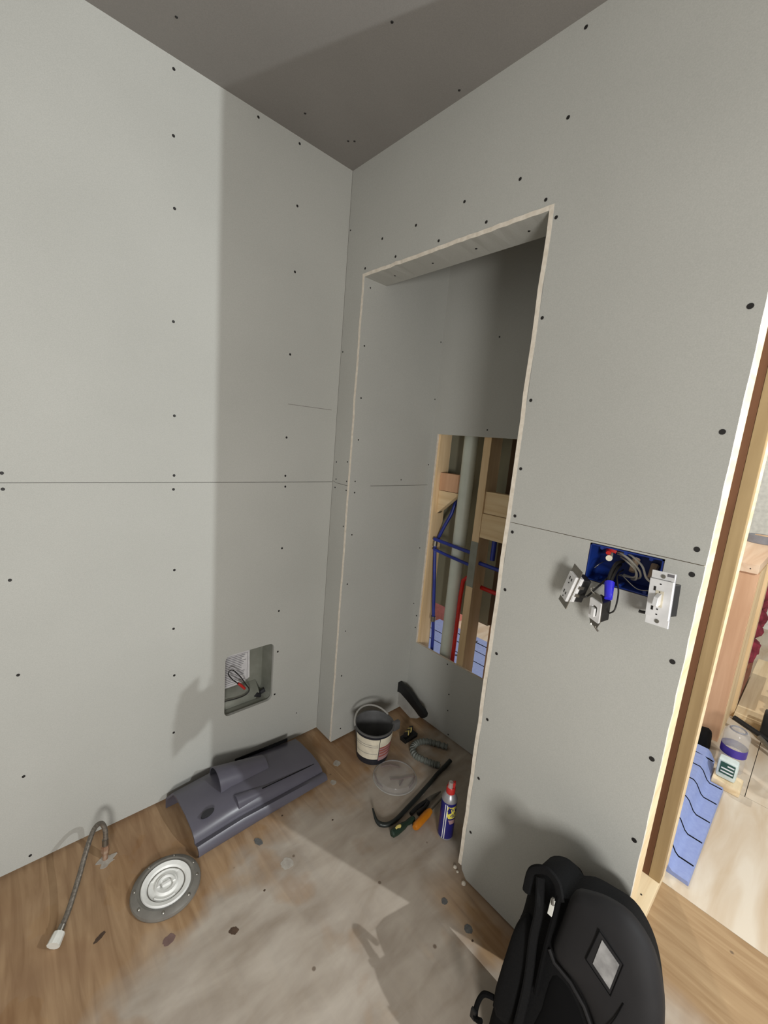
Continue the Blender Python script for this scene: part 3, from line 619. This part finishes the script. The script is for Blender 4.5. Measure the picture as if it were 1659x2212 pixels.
# clear lid
ld = thing('plastic_lid', (.108, -.448, 0), 'round clear plastic lid with dark strokes on the closet floor', 'plastic lid'); lc = (.108, -.448, 0)
MB().lathe([(.092, .001), (.094, .004), (.088, .008), (.080, .020), (.060, .024), (0, .025)], lc, 40).build('lid_dome', M['clearish'], ld, smooth=True)
MB().lathe([(.0925, .0005), (.0955, .002), (.0925, .0045)], lc, 40).build('lid_rim', M['milky'], ld, smooth=True)
for P in ([(-.062, .046), (-.02, .062), (.022, .052)], [(-.02, -.018), (.025, -.012), (.055, .004), (.088, .012)], [(.020, -.045), (.035, -.012)], [(.060, -.052), (.078, -.020), (.086, .010)], [(-.085, -.006), (-.074, -.040), (-.052, -.062)]):
    MB().tube([(lc[0] + a * .72 + b * .7, lc[1] + b * .72 - a * .7, .006) for a, b in P], .0026, 6).build('dark_stroke', M['stain'], ld, smooth=True)  # thin dark strokes under the clear dome
# pry bar
pb = thing('pry_bar', (.10, -.58, 0), 'long dark steel pry bar with hooked claw on the closet floor', 'pry bar')
pts = bez([(.362, -.547, .022), (.320, -.548, .011), (.265, -.553, .0085), (.206, -.565, .0085), (.118, -.580, .0085), (.038, -.592, .0085), (-.030, -.602, .009), (-.070, -.599, .010), (-.092, -.583, .010), (-.098, -.560, .014), (-.086, -.523, .028)], 6)
n = len(pts); MB().tube(pts, [.0085 if .12 < i / n < .8 else (.0098 if i / n < .12 else .0095 - .0075 * max(0, (i / n - .8) / .2)) for i in range(n)], 8).build('bar', M['iron'], pb, smooth=True, angle=50)
# hand tools
def axis_tool(name, label, cat, p, q, parts):
    p, q = Vector(p), Vector(q); t = thing(name, (p.x, p.y, 0), label, cat); d = (q - p)
    for nm, m_, prof in parts:
        MB().tube([p + d * s_ for s_, _ in prof], [r_ for _, r_ in prof], 12).build(nm, M[m_], t, smooth=True)
    return t
sd = axis_tool('screwdriver', 'dark green screwdriver handle with pale yellow oval, nearest tool on the closet floor', 'screwdriver', (-.093, -.6385, .0155), (.030, -.6425, .0135),
    [('grip', 'green', [(0, .008), (.04, .0135), (.2, .0150), (.5, .0125), (.62, .0085), (.75, .0105), (.9, .0105), (.95, .006)])])
place(MB().lathe([(0, .0004), (.007, .0), (.0095, -.0022)], (0, 0, 0), 16), 'pale_oval', M['yellow'], sd, (-.062, -.6425, .0292), (.45, 0, 0), (1.7, .85, 1))
axis_tool('chisel', 'amber-handled chisel lying between green screwdriver and spray can', 'chisel', (-.006, -.672, .0145), (.270, -.636, .009),
    [('handle', 'orange', [(0, .009), (.03, .0140), (.30, .0145), (.38, .011)]), ('shank', 'steel', [(.38, .004), (1.0, .0035)])])
pl = thing('pliers', (.08, -.62, 0), 'black-handled pliers between pry bar and chisel', 'pliers')
MB().tube(bez([(.030, -.619, .008), (.078, -.614, .009), (.125, -.618, .009)]), [.0075] * 16 + [.006], 10).build('handle', M['black'], pl, smooth=True)
MB().tube(bez([(.052, -.636, .009), (.090, -.634, .010), (.128, -.624, .010)]), [.0075] * 16 + [.006], 10).build('handle', M['black'], pl, smooth=True)
MB().tube([(.125, -.620, .010), (.150, -.620, .010), (.205, -.622, .009)], [.011, .009, .003], 10).build('jaws', M['steel'], pl, smooth=True)
# spray can
cc = Vector((.078, -.752, 0)); can = thing('spray_can', cc, 'blue and yellow spray lubricant can with red cap standing in the closet', 'spray can'); R_ = .0285
mb = MB(); mb.lathe([(0, .001), (R_ - .003, .001), (R_, .004), (R_, .010)], cc, 36, 1); mb.lathe([(R_, .010), (R_, .155)], cc, 36, 0); mb.lathe([(R_, .155), (R_, .161), (R_ - .005, .172), (.019, .180), (.0165, .183), (0, .183)], cc, 36, 1)
mb.build('can_body', [M['canblue'], M['cangrey']], can, smooth=True)
MB().lathe([(.0165, .180), (.0165, .203), (.0140, .207), (0, .207)], cc, 28).build('red_cap', M['red'], can, smooth=True)
cp_ = can.children[-1]
nz = MB(); nz.prism([(-.012, .205), (.013, .205), (.015, .226), (.010, .228), (-.006, .216), (-.012, .216)], cc + Vector((0, 0, 0)), (.55, -.83, 0), (0, 0, 1), (.83, .55, 0), -.007, .007); nz.build('actuator', M['red'], cp_, bevel=.001)
MB().tube([cc + Vector((-.005, 0, .206)), cc + Vector((-.003, 0, .226))], [.010, .008], 14).build('clear_nozzle', M['milky'], cp_, smooth=True)
def wrap(poly_lists, name, m, z_c, ang_c, off, parent):
    """small flat artwork (u,v in metres) wrapped round the can"""
    mb = MB()
    for P in poly_lists:
        u0 = min(p[0] for p in P); u1 = max(p[0] for p in P); 
        tri = tessellate_polygon([[Vector((a, b, 0)) for a, b in P]])
        bmx = bmesh.new(); vs_ = [bmx.verts.new((a, b, 0)) for a, b in P]
        for t in tri: 
            try: bmx.faces.new([vs_[i] for i in t])
            except ValueError: pass
        for _ in range(3): bmesh.ops.subdivide_edges(bmx, edges=[e for e in bmx.edges if e.calc_length() > .004], cuts=1)
        bmesh.ops.triangulate(bmx, faces=bmx.faces); bmx.verts.index_update()
        V_ = []
        for v in bmx.verts:
            an = ang_c + v.co.x / R_; V_.append(cc + Vector(((R_ + off) * math.cos(an), (R_ + off) * math.sin(an), z_c + v.co.y)))
        mb.add(V_, [tuple(v.index for v in f.verts) for f in bmx.faces]); bmx.free()
    return mb.build(name, M[m], parent)
A0 = math.radians(256)
shield = [(-.024, .026), (.024, .026), (.024, -.012), (.017, -.022), (-.017, -.022), (-.024, -.012)]
body = can.children[0]
shl = wrap([shield], 'yellow_shield', 'canyellow', .118, A0, .0004, can)
wrap([[(-.017, -.028), (.017, -.028), (.010, -.045), (-.010, -.045)]], 'red_flash', 'mauve', .118, A0, .0004, can)
wrap([[(-.0015, -.07), (.0015, -.07), (.0015, .07), (-.0015, .07)]], 'white_stripe', 'white', .080, math.radians(206), .0004, can)
wrap([[(-.0015, -.07), (.0015, -.07), (.0015, .07), (-.0015, .07)]], 'white_stripe', 'white', .080, math.radians(192), .0004, can)
def letters(txt, size):
    cu = bpy.data.curves.new('t', 'FONT'); cu.body = txt; cu.size = size; cu.align_x = 'CENTER'; cu.align_y = 'CENTER'
    ob = bpy.data.objects.new('t', cu); COL.objects.link(ob); bpy.context.view_layer.update()
    me = bpy.data.meshes.new_from_object(ob.evaluated_get(bpy.context.evaluated_depsgraph_get())); COL.objects.unlink(ob); bpy.data.objects.remove(ob)
    return me
me = letters('WD\n40', .024)
mb = MB(); mb.add([cc + Vector(((R_ + .0008) * math.cos(A0 + v.co.x / R_), (R_ + .0008) * math.sin(A0 + v.co.x / R_), .120 + v.co.y)) for v in me.vertices], [tuple(p.vertices) for p in me.polygons]); bpy.data.meshes.remove(me)
mb.build('lettering', M['canblue'], shl)

# ---------------------------------------------------------------- three-gang box and the devices hanging from it
eb = thing('electrical_box', (.03, -1.188, 1.125), 'blue three-gang electrical box full of loose wires in the right wall', 'electrical box')
x0, x1 = .0005, .078; y0, y1, z0, z1 = -1.266, -1.109, 1.127, 1.218; t = .003
q = MB(); q.box((x1 - t, y0, z0), (x1, y1, z1)); q.box((x0, y0, z0), (x1, y0 + t, z1)); q.box((x0, y1 - t, z0), (x1, y1, z1)); q.box((x0, y0, z0), (x1, y1, z0 + t)); q.box((x0, y0, z1 - t), (x1, y1, z1))
q.build('box_shell', M['bluebox'], eb)
for y in (-1.135, -1.188, -1.241):
    for z in (z1 - .006, z0 + .006):
        MB().tube([(.003, y, z), (.03, y, z)], .0042, 10).build('screw_boss', M['bluebox'], eb, smooth=True)
def wire(pts, m, r, nm='wire', par=None): return MB().tube(bez(pts, 6), r, 8).build(nm, M[m], par or eb, smooth=True)
wire([(.06, -1.15, 1.20), (.03, -1.17, 1.205), (.012, -1.20, 1.196), (.008, -1.222, 1.178), (.02, -1.222, 1.160), (.035, -1.205, 1.152), (.05, -1.18, 1.150)], 'wire_grey', .0024)
wire([(.06, -1.155, 1.195), (.03, -1.18, 1.199), (.014, -1.205, 1.188), (.012, -1.215, 1.170), (.022, -1.208, 1.156), (.05, -1.17, 1.146)], 'wire_grey', .0024)
wire([(.06, -1.16, 1.202), (.02, -1.195, 1.207), (.006, -1.225, 1.192), (.004, -1.238, 1.168), (.01, -1.25, 1.158)], 'wire_grey', .0024)
wire([(.055, -1.165, 1.19), (.02, -1.19, 1.190), (.01, -1.214, 1.176), (.016, -1.216, 1.155), (.04, -1.2, 1.146)], 'wire_grey', .0022)
wire([(.05, -1.14, 1.21), (.03, -1.142, 1.205), (.02, -1.146, 1.20)], 'red', .006)
wire([(.055, -1.132, 1.205), (.028, -1.145, 1.208), (.03, -1.160, 1.205)], 'red', .005)
for y, z in ((-1.195, 1.18), (-1.236, 1.176)): MB().tube([(.07, y, z + .012), (.05, y, z - .018)], [.009, .007], 8).build('wire_connector', M['carton'], eb, smooth=True)
MB().tube([(.055, -1.140, 1.192), (.018, -1.150, 1.188)], [.006, .0075], 12).build('wire_connector', M['ivory'], eb, smooth=True)
wire([(.06, -1.165, 1.17), (.01, -1.172, 1.165), (-.03, -1.176, 1.135), (-.052, -1.182, 1.112)], 'wire_dark', .0045)
wire([(.06, -1.17, 1.18), (.015, -1.168, 1.178), (-.02, -1.170, 1.150), (-.045, -1.186, 1.118)], 'wire_dark', .004)
wire([(.055, -1.175, 1.16), (.0, -1.180, 1.155), (-.03, -1.198, 1.125), (-.05, -1.203, 1.09), (-.045, -1.192, 1.075)], 'wire_dark', .0018)
wire([(.05, -1.16, 1.15), (.0, -1.165, 1.15), (-.03, -1.15, 1.12), (-.055, -1.14, 1.100), (-.055, -1.125, 1.095)], 'wire_dark', .0024)
wire([(.04, -1.17, 1.148), (-.01, -1.195, 1.160), (-.02, -1.23, 1.143), (-.03, -1.26, 1.15)], 'steel', .0011)
wire([(.05, -1.13, 1.17), (.004, -1.136, 1.172), (-.002, -1.128, 1.160)], 'steel', .001)
wire([(.05, -1.25, 1.16), (.0, -1.262, 1.14), (-.03, -1.272, 1.135)], 'wire_dark', .004)
wire([(-.03, -1.272, 1.12), (-.02, -1.268, 1.10), (-.018, -1.250, 1.094), (-.02, -1.243, 1.0945)], 'wire_dark', .0035)
MB().tube([(-.030, -1.176, 1.142), (-.058, -1.188, 1.112)], [.011, .0085], 12).build('wire_connector', M['bluecap'], eb, smooth=True); eb.children[-1]['label'] = 'bright blue wire connector'

def device(name, label, cat, loc, yaw, pitch, roll, kind):
    """front faces -X in local space, Y is width, Z is height"""
    t = thing(name, loc, label, cat)
    t.rotation_euler = (roll, pitch, yaw)
    def part(mb, nm, m, parent=t, **k):
        me_o = mb.build(nm, M[m] if isinstance(m, str) else m, None, **k); me_o.parent = parent; return me_o
    if kind == 'dimmer':
        part(MB().box((-.002, -.0225, -.057), (0, .0225, .057)), 'mounting_strap', 'cangrey')
        fc_ = part(MB().box((-.009, -.0225, -.040), (-.0022, .0225, .040)), 'face', 'white', bevel=.0006)
        part(MB().box((-.0052, -.0225, -.057), (-.0021, .0225, -.0405)), 'strap_end', 'white', bevel=.0004)
        part(MB().box((-.0052, -.0225, .0405), (-.0021, .0225, .057)), 'strap_end', 'white', bevel=.0004)
        part(MB().box((.0005, -.019, -.034), (.032, .019, .034)), 'back_body', 'black', bevel=.002)
        part(MB().box((-.0098, .0085, .0155), (-.0088, .0125, .0245)), 'slot', 'hole', fc_)
        part(MB().box((-.0098, .0085, -.0260), (-.0088, .0125, -.0175)), 'slot', 'hole', fc_)
        tg = MB(); tg.prism([(0, .012), (-.012, .004), (-.016, -.013), (-.010, -.016), (0, -.012)], (-.009, 0, 0), (1, 0, 0), (0, 0, 1), (0, 1, 0), -.0045, .0045); part(tg, 'toggle', 'white', fc_, bevel=.0008)
        part(MB().box((-.0096, -.008, -.017), (-.0089, .008, .017)), 'toggle_well', 'cream', fc_)
        for z in (.0475, -.0475):
            part(MB().lathe([(0, 0), (.0042, 0), (.0042, .003)], (0, 0, 0), 12, mat3=Matrix.Rotation(math.pi / 2, 3, 'Y')), 'strap_screw', 'steel').location = (-.0068, -.001, z)
        for z in (.031, .0145, -.022, -.033): part(MB().box((-.0096, -.0012, z - .0014), (-.0089, .0018, z + .0014)), 'pin_hole', 'hole', fc_)
        part(MB().box((-.0056, -.021, .049), (-.0053, -.008, .055)), 'stamped_label', 'ink')
    elif kind == 'duplex':
        part(MB().box((-.0015, -.021, -.053), (0, .021, .053)), 'mounting_strap', 'steel')
        fc_ = part(MB().box((-.008, -.0165, -.035), (.006, .0165, .035)), 'face', 'white', bevel=.002)
        for z in (.020, -.018):
            part(MB().box((-.0090, .003, z - .002), (-.0082, .0055, z + .006)), 'slot', 'hole', fc_)
            part(MB().box((-.0090, -.0065, z - .003), (-.0082, -.004, z + .004)), 'slot', 'hole', fc_)
            part(MB().lathe([(0, 0), (.0022, 0)], (-.0091, .0, z - .010), 8, mat3=Matrix.Rotation(math.pi / 2, 3, 'Y')), 'ground_hole', 'hole', fc_)
        part(MB().box((.0062, -.0165, -.033), (.014, .0165, .033)), 'mid_body', 'white', bevel=.001)
        part(MB().box((.0142, -.0165, -.031), (.034, .0165, .031)), 'back_body', 'black', bevel=.002)
        part(MB().box((.008, -.0185, .006), (.022, -.0166, .014)), 'terminal_plate', 'steel'); part(MB().box((.008, -.0185, -.016), (.020, -.0166, -.008)), 'terminal_plate', 'steel')
    else:
        part(MB().prism([(-.009, .045), (.009, .045), (.015, .030), (.017, -.026), (.010, -.046), (-.010, -.046), (-.017, -.026), (-.015, .030)], (0, 0, 0), (0, 1, 0), (0, 0, 1), (1, 0, 0), -.0012, 0), 'mounting_strap', 'steel')
        fr = MB(); panel(fr, rrect(-.016, -.028, .016, .028, .003), [rrect(-.0075, -.014, .0075, .014, .005)], (-.005, 0, 0), (0, 1, 0), (0, 0, 1), (1, 0, 0), .0036); part(fr, 'face', 'white')
        part(MB().box((-.0105, -.0045, -.015), (-.0042, .0045, .008)), 'toggle', 'white', bevel=.001)
        part(MB().box((.0008, -.015, -.027), (.026, .015, .027)), 'back_body', 'black', bevel=.002)
        part(MB().tube(bez([(-.002, .006, .040), (-.006, .014, .046), (-.004, .018, .052), (-.002, .012, .056)]), .0013, 6), 'ground_wire', 'steel', smooth=True)
        part(MB().tube([(-.002, -.004, -.044), (.002, -.012, -.054)], .0024, 6), 'strap_tab', 'steel', smooth=True)
        part(MB().tube([(-.002, .006, -.044), (.004, .014, -.05)], .0024, 6), 'strap_tab', 'steel', smooth=True)
    return t
device('dimmer_switch', 'white slide dimmer with small toggle hanging right of the blue box', 'light switch', (-.062, -1.288, 1.148), math.radians(-14), math.radians(4), math.radians(-5), 'dimmer')
device('outlet', 'white duplex outlet with steel strap hanging left of the blue box', 'outlet', (-.056, -1.100, 1.112), math.radians(-38), math.radians(6), math.radians(14), 'duplex')
device('toggle_switch', 'small toggle switch with bent steel strap dangling below the blue box', 'light switch', (-.062, -1.168, 1.078), math.radians(-25), math.radians(-14), math.radians(10), 'switch')

# ---------------------------------------------------------------- backpack
BN = Vector((-.960714, 0, .277540)); BV = Vector((.268287, -.005, .928702)); BU = Vector((0, -.9436, 0)); bo = Vector((-.289187, -1.30944, .072054))
bg = thing('backpack', (-.16, -1.30, 0), 'large black backpack with charcoal pocket and diamond patch against the wall end', 'backpack')
bodyo = [(-.150, -.070), (-.160, .06), (-.161, .22), (-.156, .28), (-.157, .35), (-.150, .385), (-.122, .408), (-.095, .412), (-.072, .400), (-.040, .420), (.002, .430), (.046, .434), (.082, .414), (.110, .38), (.132, .33), (.148, .27), (.160, .12), (.156, -.070), (.08, -.074), (-.08, -.074)]
bodyi = [(x, y) for x, y in bodyo]
MB().puff(bodyi, (0.0, .21), bo + BN * -.045, BU, BV, BN, .045, .115, rings=8).build('main_compartment', M['bag'], bg, smooth=True, angle=70)
flap = [(-.050, .425), (-.020, .447), (.016, .462), (.058, .466), (.100, .446), (.130, .408), (.152, .350), (.165, .27), (.169, .20), (.128, .17), (.082, .195), (.055, .225), (.030, .250), (-.005, .268), (-.045, .274), (-.062, .292), (-.060, .33), (-.056, .38)]
fo = MB().puff(flap, (.070, .365), bo + BN * -.002, BU, BV, BN, .030, .028, rings=7).build('front_pocket', M['bagflap'], bg, smooth=True, angle=70)
pat = [(.030, .404), (.069, .388), (.065, .333), (.026, .349)]; pat2 = [(.021, .416), (.075, .393), (.069, .322), (.012, .344)]
def onp(P, h): return bo + BU * P[0] + BV * P[1] + BN * h
q = MB().prism(pat2, bo, BU, BV, BN, .0, .0285).build('patch_border', M['bagflap'], fo, bevel=.0015)
MB().prism(pat, bo, BU, BV, BN, .0288, .0300).build('reflective_patch', M['reflect'], fo); fo.children[-1]['label'] = 'silver reflective diamond patch'
MB().tube([onp(p, .0288) for p in pat2 + pat2[:1]], .0012, 6).build('stitching', M['bagseam'], fo)
MB().tube([onp(p, .015) for p in ((-.062, .29), (-.045, .274), (-.005, .268), (.030, .250), (.055, .225), (.082, .195))], .004, 8).build('piping', M['bagflap'], fo, smooth=True)
MB().tube(bez([onp(p, h) for p, h in (((.092, .33), .029), ((.085, .29), .030), ((.07, .24), .026))]), .0011, 6).build('stitching', M['bagseam'], fo)
# lower black pouch seen in the crescent under the pocket, side pleats, straps, zip pull
MB().puff([(-.05, .03), (-.055, .16), (-.052, .25), (-.02, .262), (.02, .24), (.055, .20), (.09, .16), (.15, .13), (.15, .03)], (.02, .12), bo + BN * -.01, BU, BV, BN, .018, .03, rings=6).build('lower_pocket', M['bagseam'], bg, smooth=True, angle=70)
MB().puff([(-.150, .05), (-.154, .2), (-.148, .27), (-.125, .30), (-.095, .26), (-.092, .10), (-.10, .05)], (-.122, .16), bo + BN * -.01, BU, BV, BN, .018, .03, rings=6).build('side_pocket', M['bag'], bg, smooth=True, angle=70)
MB().tube(bez([onp((-.125, .40), .0), onp((-.105, .34), .012), (onp((-.10, .28), .013)), onp((-.085, .18), .012), onp((-.08, .06), .010)]), .010, 8, flat=.45).build('shoulder_strap', M['bag'], bg, smooth=True)
MB().tube(bez([onp((-.075, .405), .0), onp((-.072, .35), .010), onp((-.070, .28), .012), onp((-.064, .18), .010)]), .006, 8).build('zip_track', M['bagseam'], bg, smooth=True)
zp = MB().tube([onp((-.083, .392), .014), onp((-.080, .378), .016)], .0035, 8).build('zip_slider', M['steel'], bg, smooth=True)
MB().prism([(-.0875, .388), (-.0775, .388), (-.0745, .352), (-.0865, .352)], bo, BU, BV, BN, .012, .0145).build('zip_pull', M['nutwhite'], bg, bevel=.001); bg.children[-1]['label'] = 'silver zip pull'
MB().tube(bez([onp((-.150, .340), -.01), onp((-.148, .395), -.004), onp((-.118, .424), 0), onp((-.088, .418), 0), onp((-.070, .39), .002)]), .010, 8, flat=.6).build('grab_handle', M['bag'], bg, smooth=True)
MB().tube(bez([onp((-.152, .068), -.008), onp((-.176, .055), -.004), onp((-.184, .02), -.004), onp((-.176, -.0), .004), onp((-.160, .01), .008)]), .006, 8).build('strap_loop', M['bagseam'], bg, smooth=True)
MB().box(onp((-.192, -.012), -.006), onp((-.176, .012), .010)).build('buckle', M['black'], bg, bevel=.003)

# ---------------------------------------------------------------- back room
pad = thing('floor_pad', (1.0, -.6, 0), 'long periwinkle blue quilted pad lying on the back room floor', 'floor pad')
def padz(y):
    t = min(1, max(0, (y + 1.352) / .045)); return .016 + .055 * (t * t * (3 - 2 * t))
ys = [-1.402, -1.398, -1.38, -1.36, -1.352, -1.34, -1.33, -1.32, -1.307, -1.29, -1.1, -.6, 0, .42]
def padx1(y): return 1.255 if y < -1.345 else 1.42
vs = []; nx = 6
for y in ys:
    for i in range(nx + 1): vs.append((.605 + (padx1(y) - .605) * i / nx, y, padz(y) if y > -1.4 else .004))
fs = [(j * (nx + 1) + i, j * (nx + 1) + i + 1, (j + 1) * (nx + 1) + i + 1, (j + 1) * (nx + 1) + i) for j in range(len(ys) - 1) for i in range(nx)]
K = len(vs); vs += [(a, b, .0005) for a, b, c_ in vs]; fs += [(a + K, d + K, c_ + K, b_ + K) for a, b_, c_, d in fs]
for j in range(len(ys) - 1):
    for i in (0, nx): a = j * (nx + 1) + i; b_ = a + nx + 1; fs.append((a, b_, b_ + K, a + K))
for i in range(nx): fs.append((i, i + 1, i + 1 + K, i + K)); a = (len(ys) - 1) * (nx + 1) + i; fs.append((a, a + 1, a + 1 + K, a + K))
MB().add(vs, fs).build('pad_body', M['mat'], pad, smooth=True, angle=40)
for x in (.69, .83, .97, 1.11, 1.235): MB().tube([(x, y, padz(y) + .0005) for y in ys if y > -1.399 and (x < 1.25 or y > -1.34)], .0028, 6).build('quilt_seam', M['bagseam'], pad)
MB().tube(bez([(1.35, -1.34, .06), (1.34, -1.2, .0735), (1.34, -.6, .0725), (1.34, .3, .0725)]), .003, 6).build('quilt_seam', M['bagseam'], pad)
MB().tube(bez([(1.05, .0, .075), (1.15, -.08, .078), (1.22, -.02, .076), (1.36, .02, .076)]), .004, 6).build('trailing_cord', M['wire_dark'], pad, smooth=True)
tb = thing('tool_bag', (1.50, -1.295, 0), 'black cloth tool bag tucked between blue pad and knee wall', 'bag')
MB().puff([(-.10, 0), (-.105, .04), (-.06, .052), (.06, .052), (.105, .04), (.10, 0)], (0, .02), (1.53, -1.295, .0), (1, 0, 0), (0, 1.3, 0), (0, 0, 1), .095, .0).build('bag_body', M['bagseam'], tb, smooth=True, angle=70)
MB().tube([(1.45, -1.285, .060), (1.50, -1.275, .085), (1.56, -1.275, .080), (1.60, -1.285, .050)], .006, 8).build('bag_handle', M['bagseam'], tb, smooth=True)
# knee wall with plywood cap
stud('knee_wall_post', (1.66, -1.316, 0), (1.698, -1.16, .933), 'wood_pink', 'pinkish board closing the end of the knee wall', 'board')
k1 = stud('knee_wall_side', (1.699, -1.317, 0), (2.02, -1.279, .933), 'wood', 'greyish pine post on the doorway side of the knee wall', 'wood post')
stud('wall_stud', (2.03, -1.333, .0), (2.12, -1.295, .933), 'wood', 'pine stud of the knee wall beside the insulation')
ins = MB()
rn = random.Random(2)
def ilump(mb, x, y, z, r):
    mb.lathe([(0, -r)] + [(r * math.sin(math.radians(a)) * rn.uniform(.8, 1.1), -r * math.cos(math.radians(a))) for a in range(30, 180, 30)] + [(0, r)], (x, y, z), 10)
for k in range(40): ilump(ins, 2.20 + rn.uniform(-.03, .28), -1.31 - rn.uniform(-.01, .012), .42 + rn.uniform(-.16, .50), rn.uniform(.03, .055))
tag(ins.build('insulation', M['insul'], smooth=True, angle=80), 'pink fibrous insulation bulging out of the knee wall bay', 'insulation', kind='stuff')
q = MB().box((2.14, -1.33, .04), (2.7, -1.20, .19)).build('scrap_board', M['rust'], bevel=.004, smooth=False); tag(q, 'rust brown board at the foot of the insulation', 'board')
stud('sole_plate', (1.99, -1.46, 0), (3.1, -1.335, .038), 'wood_x', 'pale pine plate on the floor along the knee wall', 'floor plate')
cap = thing('plywood_shelf', (2.1, -1.26, .935), 'thick pale plywood shelf capping the knee wall', 'shelf')
MB().box((1.645, -1.312, .934), (2.95, -1.05, .980)).build('shelf_board', M['ply'], cap, bevel=.002)
place(MB().lathe([(0, 0), (.003, 0)], (0, 0, 0), 8, mat3=Matrix.Rotation(-math.pi / 2, 3, 'Y')), 'nail_head', M['hole'], cap, (1.6445, -1.28, .955))
tp = thing('tape_roll', (2.55, -1.235, .981), 'grey roll of tape lying on the plywood shelf', 'tape roll')
MB().lathe([(.045, 0), (.082, 0), (.083, .001), (.083, .047), (.082, .048), (.045, .048), (.045, 0)], (2.55, -1.235, .981), 36).build('tape', M['tape'], tp, smooth=True, angle=40)
MB().lathe([(.041, 0), (.0448, 0), (.0448, .048), (.041, .048), (.041, 0)], (2.55, -1.235, .981), 36).build('core', M['carton'], tp, smooth=True, angle=40)
# block and containers
blk = MB(); blk.box((1.262, -1.455, 0), (1.365, -1.352, .036)); tag(blk.build('wood_block', M['wood_x'], bevel=.007, smooth=True), 'cream wooden block under the white container at the pad end', 'wood block')
tu = thing('small_tub', (1.315, -1.392, .0365), 'small white container with teal label standing on the cream block', 'container')
MB().box((1.288, -1.430, .037), (1.345, -1.358, .125)).build('tub', M['pastel'], tu, bevel=.012, smooth=True)
MB().box((1.2862, -1.421, .062), (1.2878, -1.369, .118)).build('teal_label', M['tealdark'], tu, bevel=.0006)
tl_ = tu.children[-1]
for k in range(3): MB().box((1.2850, -1.418, .071 + .016 * k), (1.2861, -1.374 - .02 * (k == 2), .077 + .016 * k)).build('pale_print', M['white'], tl_)
jr = thing('clear_jar', (1.47, -1.392, 0), 'clear plastic jar with violet band behind the white container', 'jar')
MB().lathe([(0, .001), (.046, .001), (.050, .008), (.050, .185), (.044, .20), (.040, .205), (0, .206)], (1.47, -1.392, 0), 32).build('jar_body', M['glass'], jr, smooth=True)
MB().lathe([(.0508, .085), (.0508, .125)], (1.47, -1.392, 0), 32).build('violet_band', M['purple'], jr, smooth=True)
MB().lathe([(.026, .2065), (.030, .2105), (.034, .2065)], (1.47, -1.392, 0), 24).build('lid_ring', M['tape'], jr, smooth=True)
# black bar clamp
cm = thing('bar_clamp', (1.83, -1.43, 0), 'black bar clamp lying on the floor past the jar', 'clamp')
MB().tube([(1.845, -1.345, .085), (1.80, -1.50, .060), (1.74, -1.70, .040)], [.014, .014, .014], 10).build('bar', M['black'], cm, smooth=True)
MB().tube([(1.79, -1.46, .0645), (1.70, -1.60, .012)], .012, 10).build('slide_arm', M['steel'], cm, smooth=True)
MB().box((1.88, -1.53, .0), (1.96, -1.455, .16)).build('clamp_head', M['black'], cm, bevel=.012, smooth=True)
# cartons far behind the pipe bay
ct = thing('carton', (1.7, .85, 0), 'cream carton with small red print beyond the blue pad', 'box')
MB().box((1.46, .56, 0), (1.95, 1.2, .36)).build('carton_body', M['carton'], ct, bevel=.003)
for k in range(3): MB().box((1.4585, .60, .16 + .06 * k), (1.4598, .68, .19 + .06 * k)).build('red_print', M['pinkcarton'], ct)
ct = thing('carton', (1.62, .47, 0), 'rose printed carton beside the cream carton beyond the blue pad', 'box')
MB().box((1.45, .40, 0), (1.80, .55, .27)).build('carton_body', M['pinkcarton'], ct, bevel=.003)
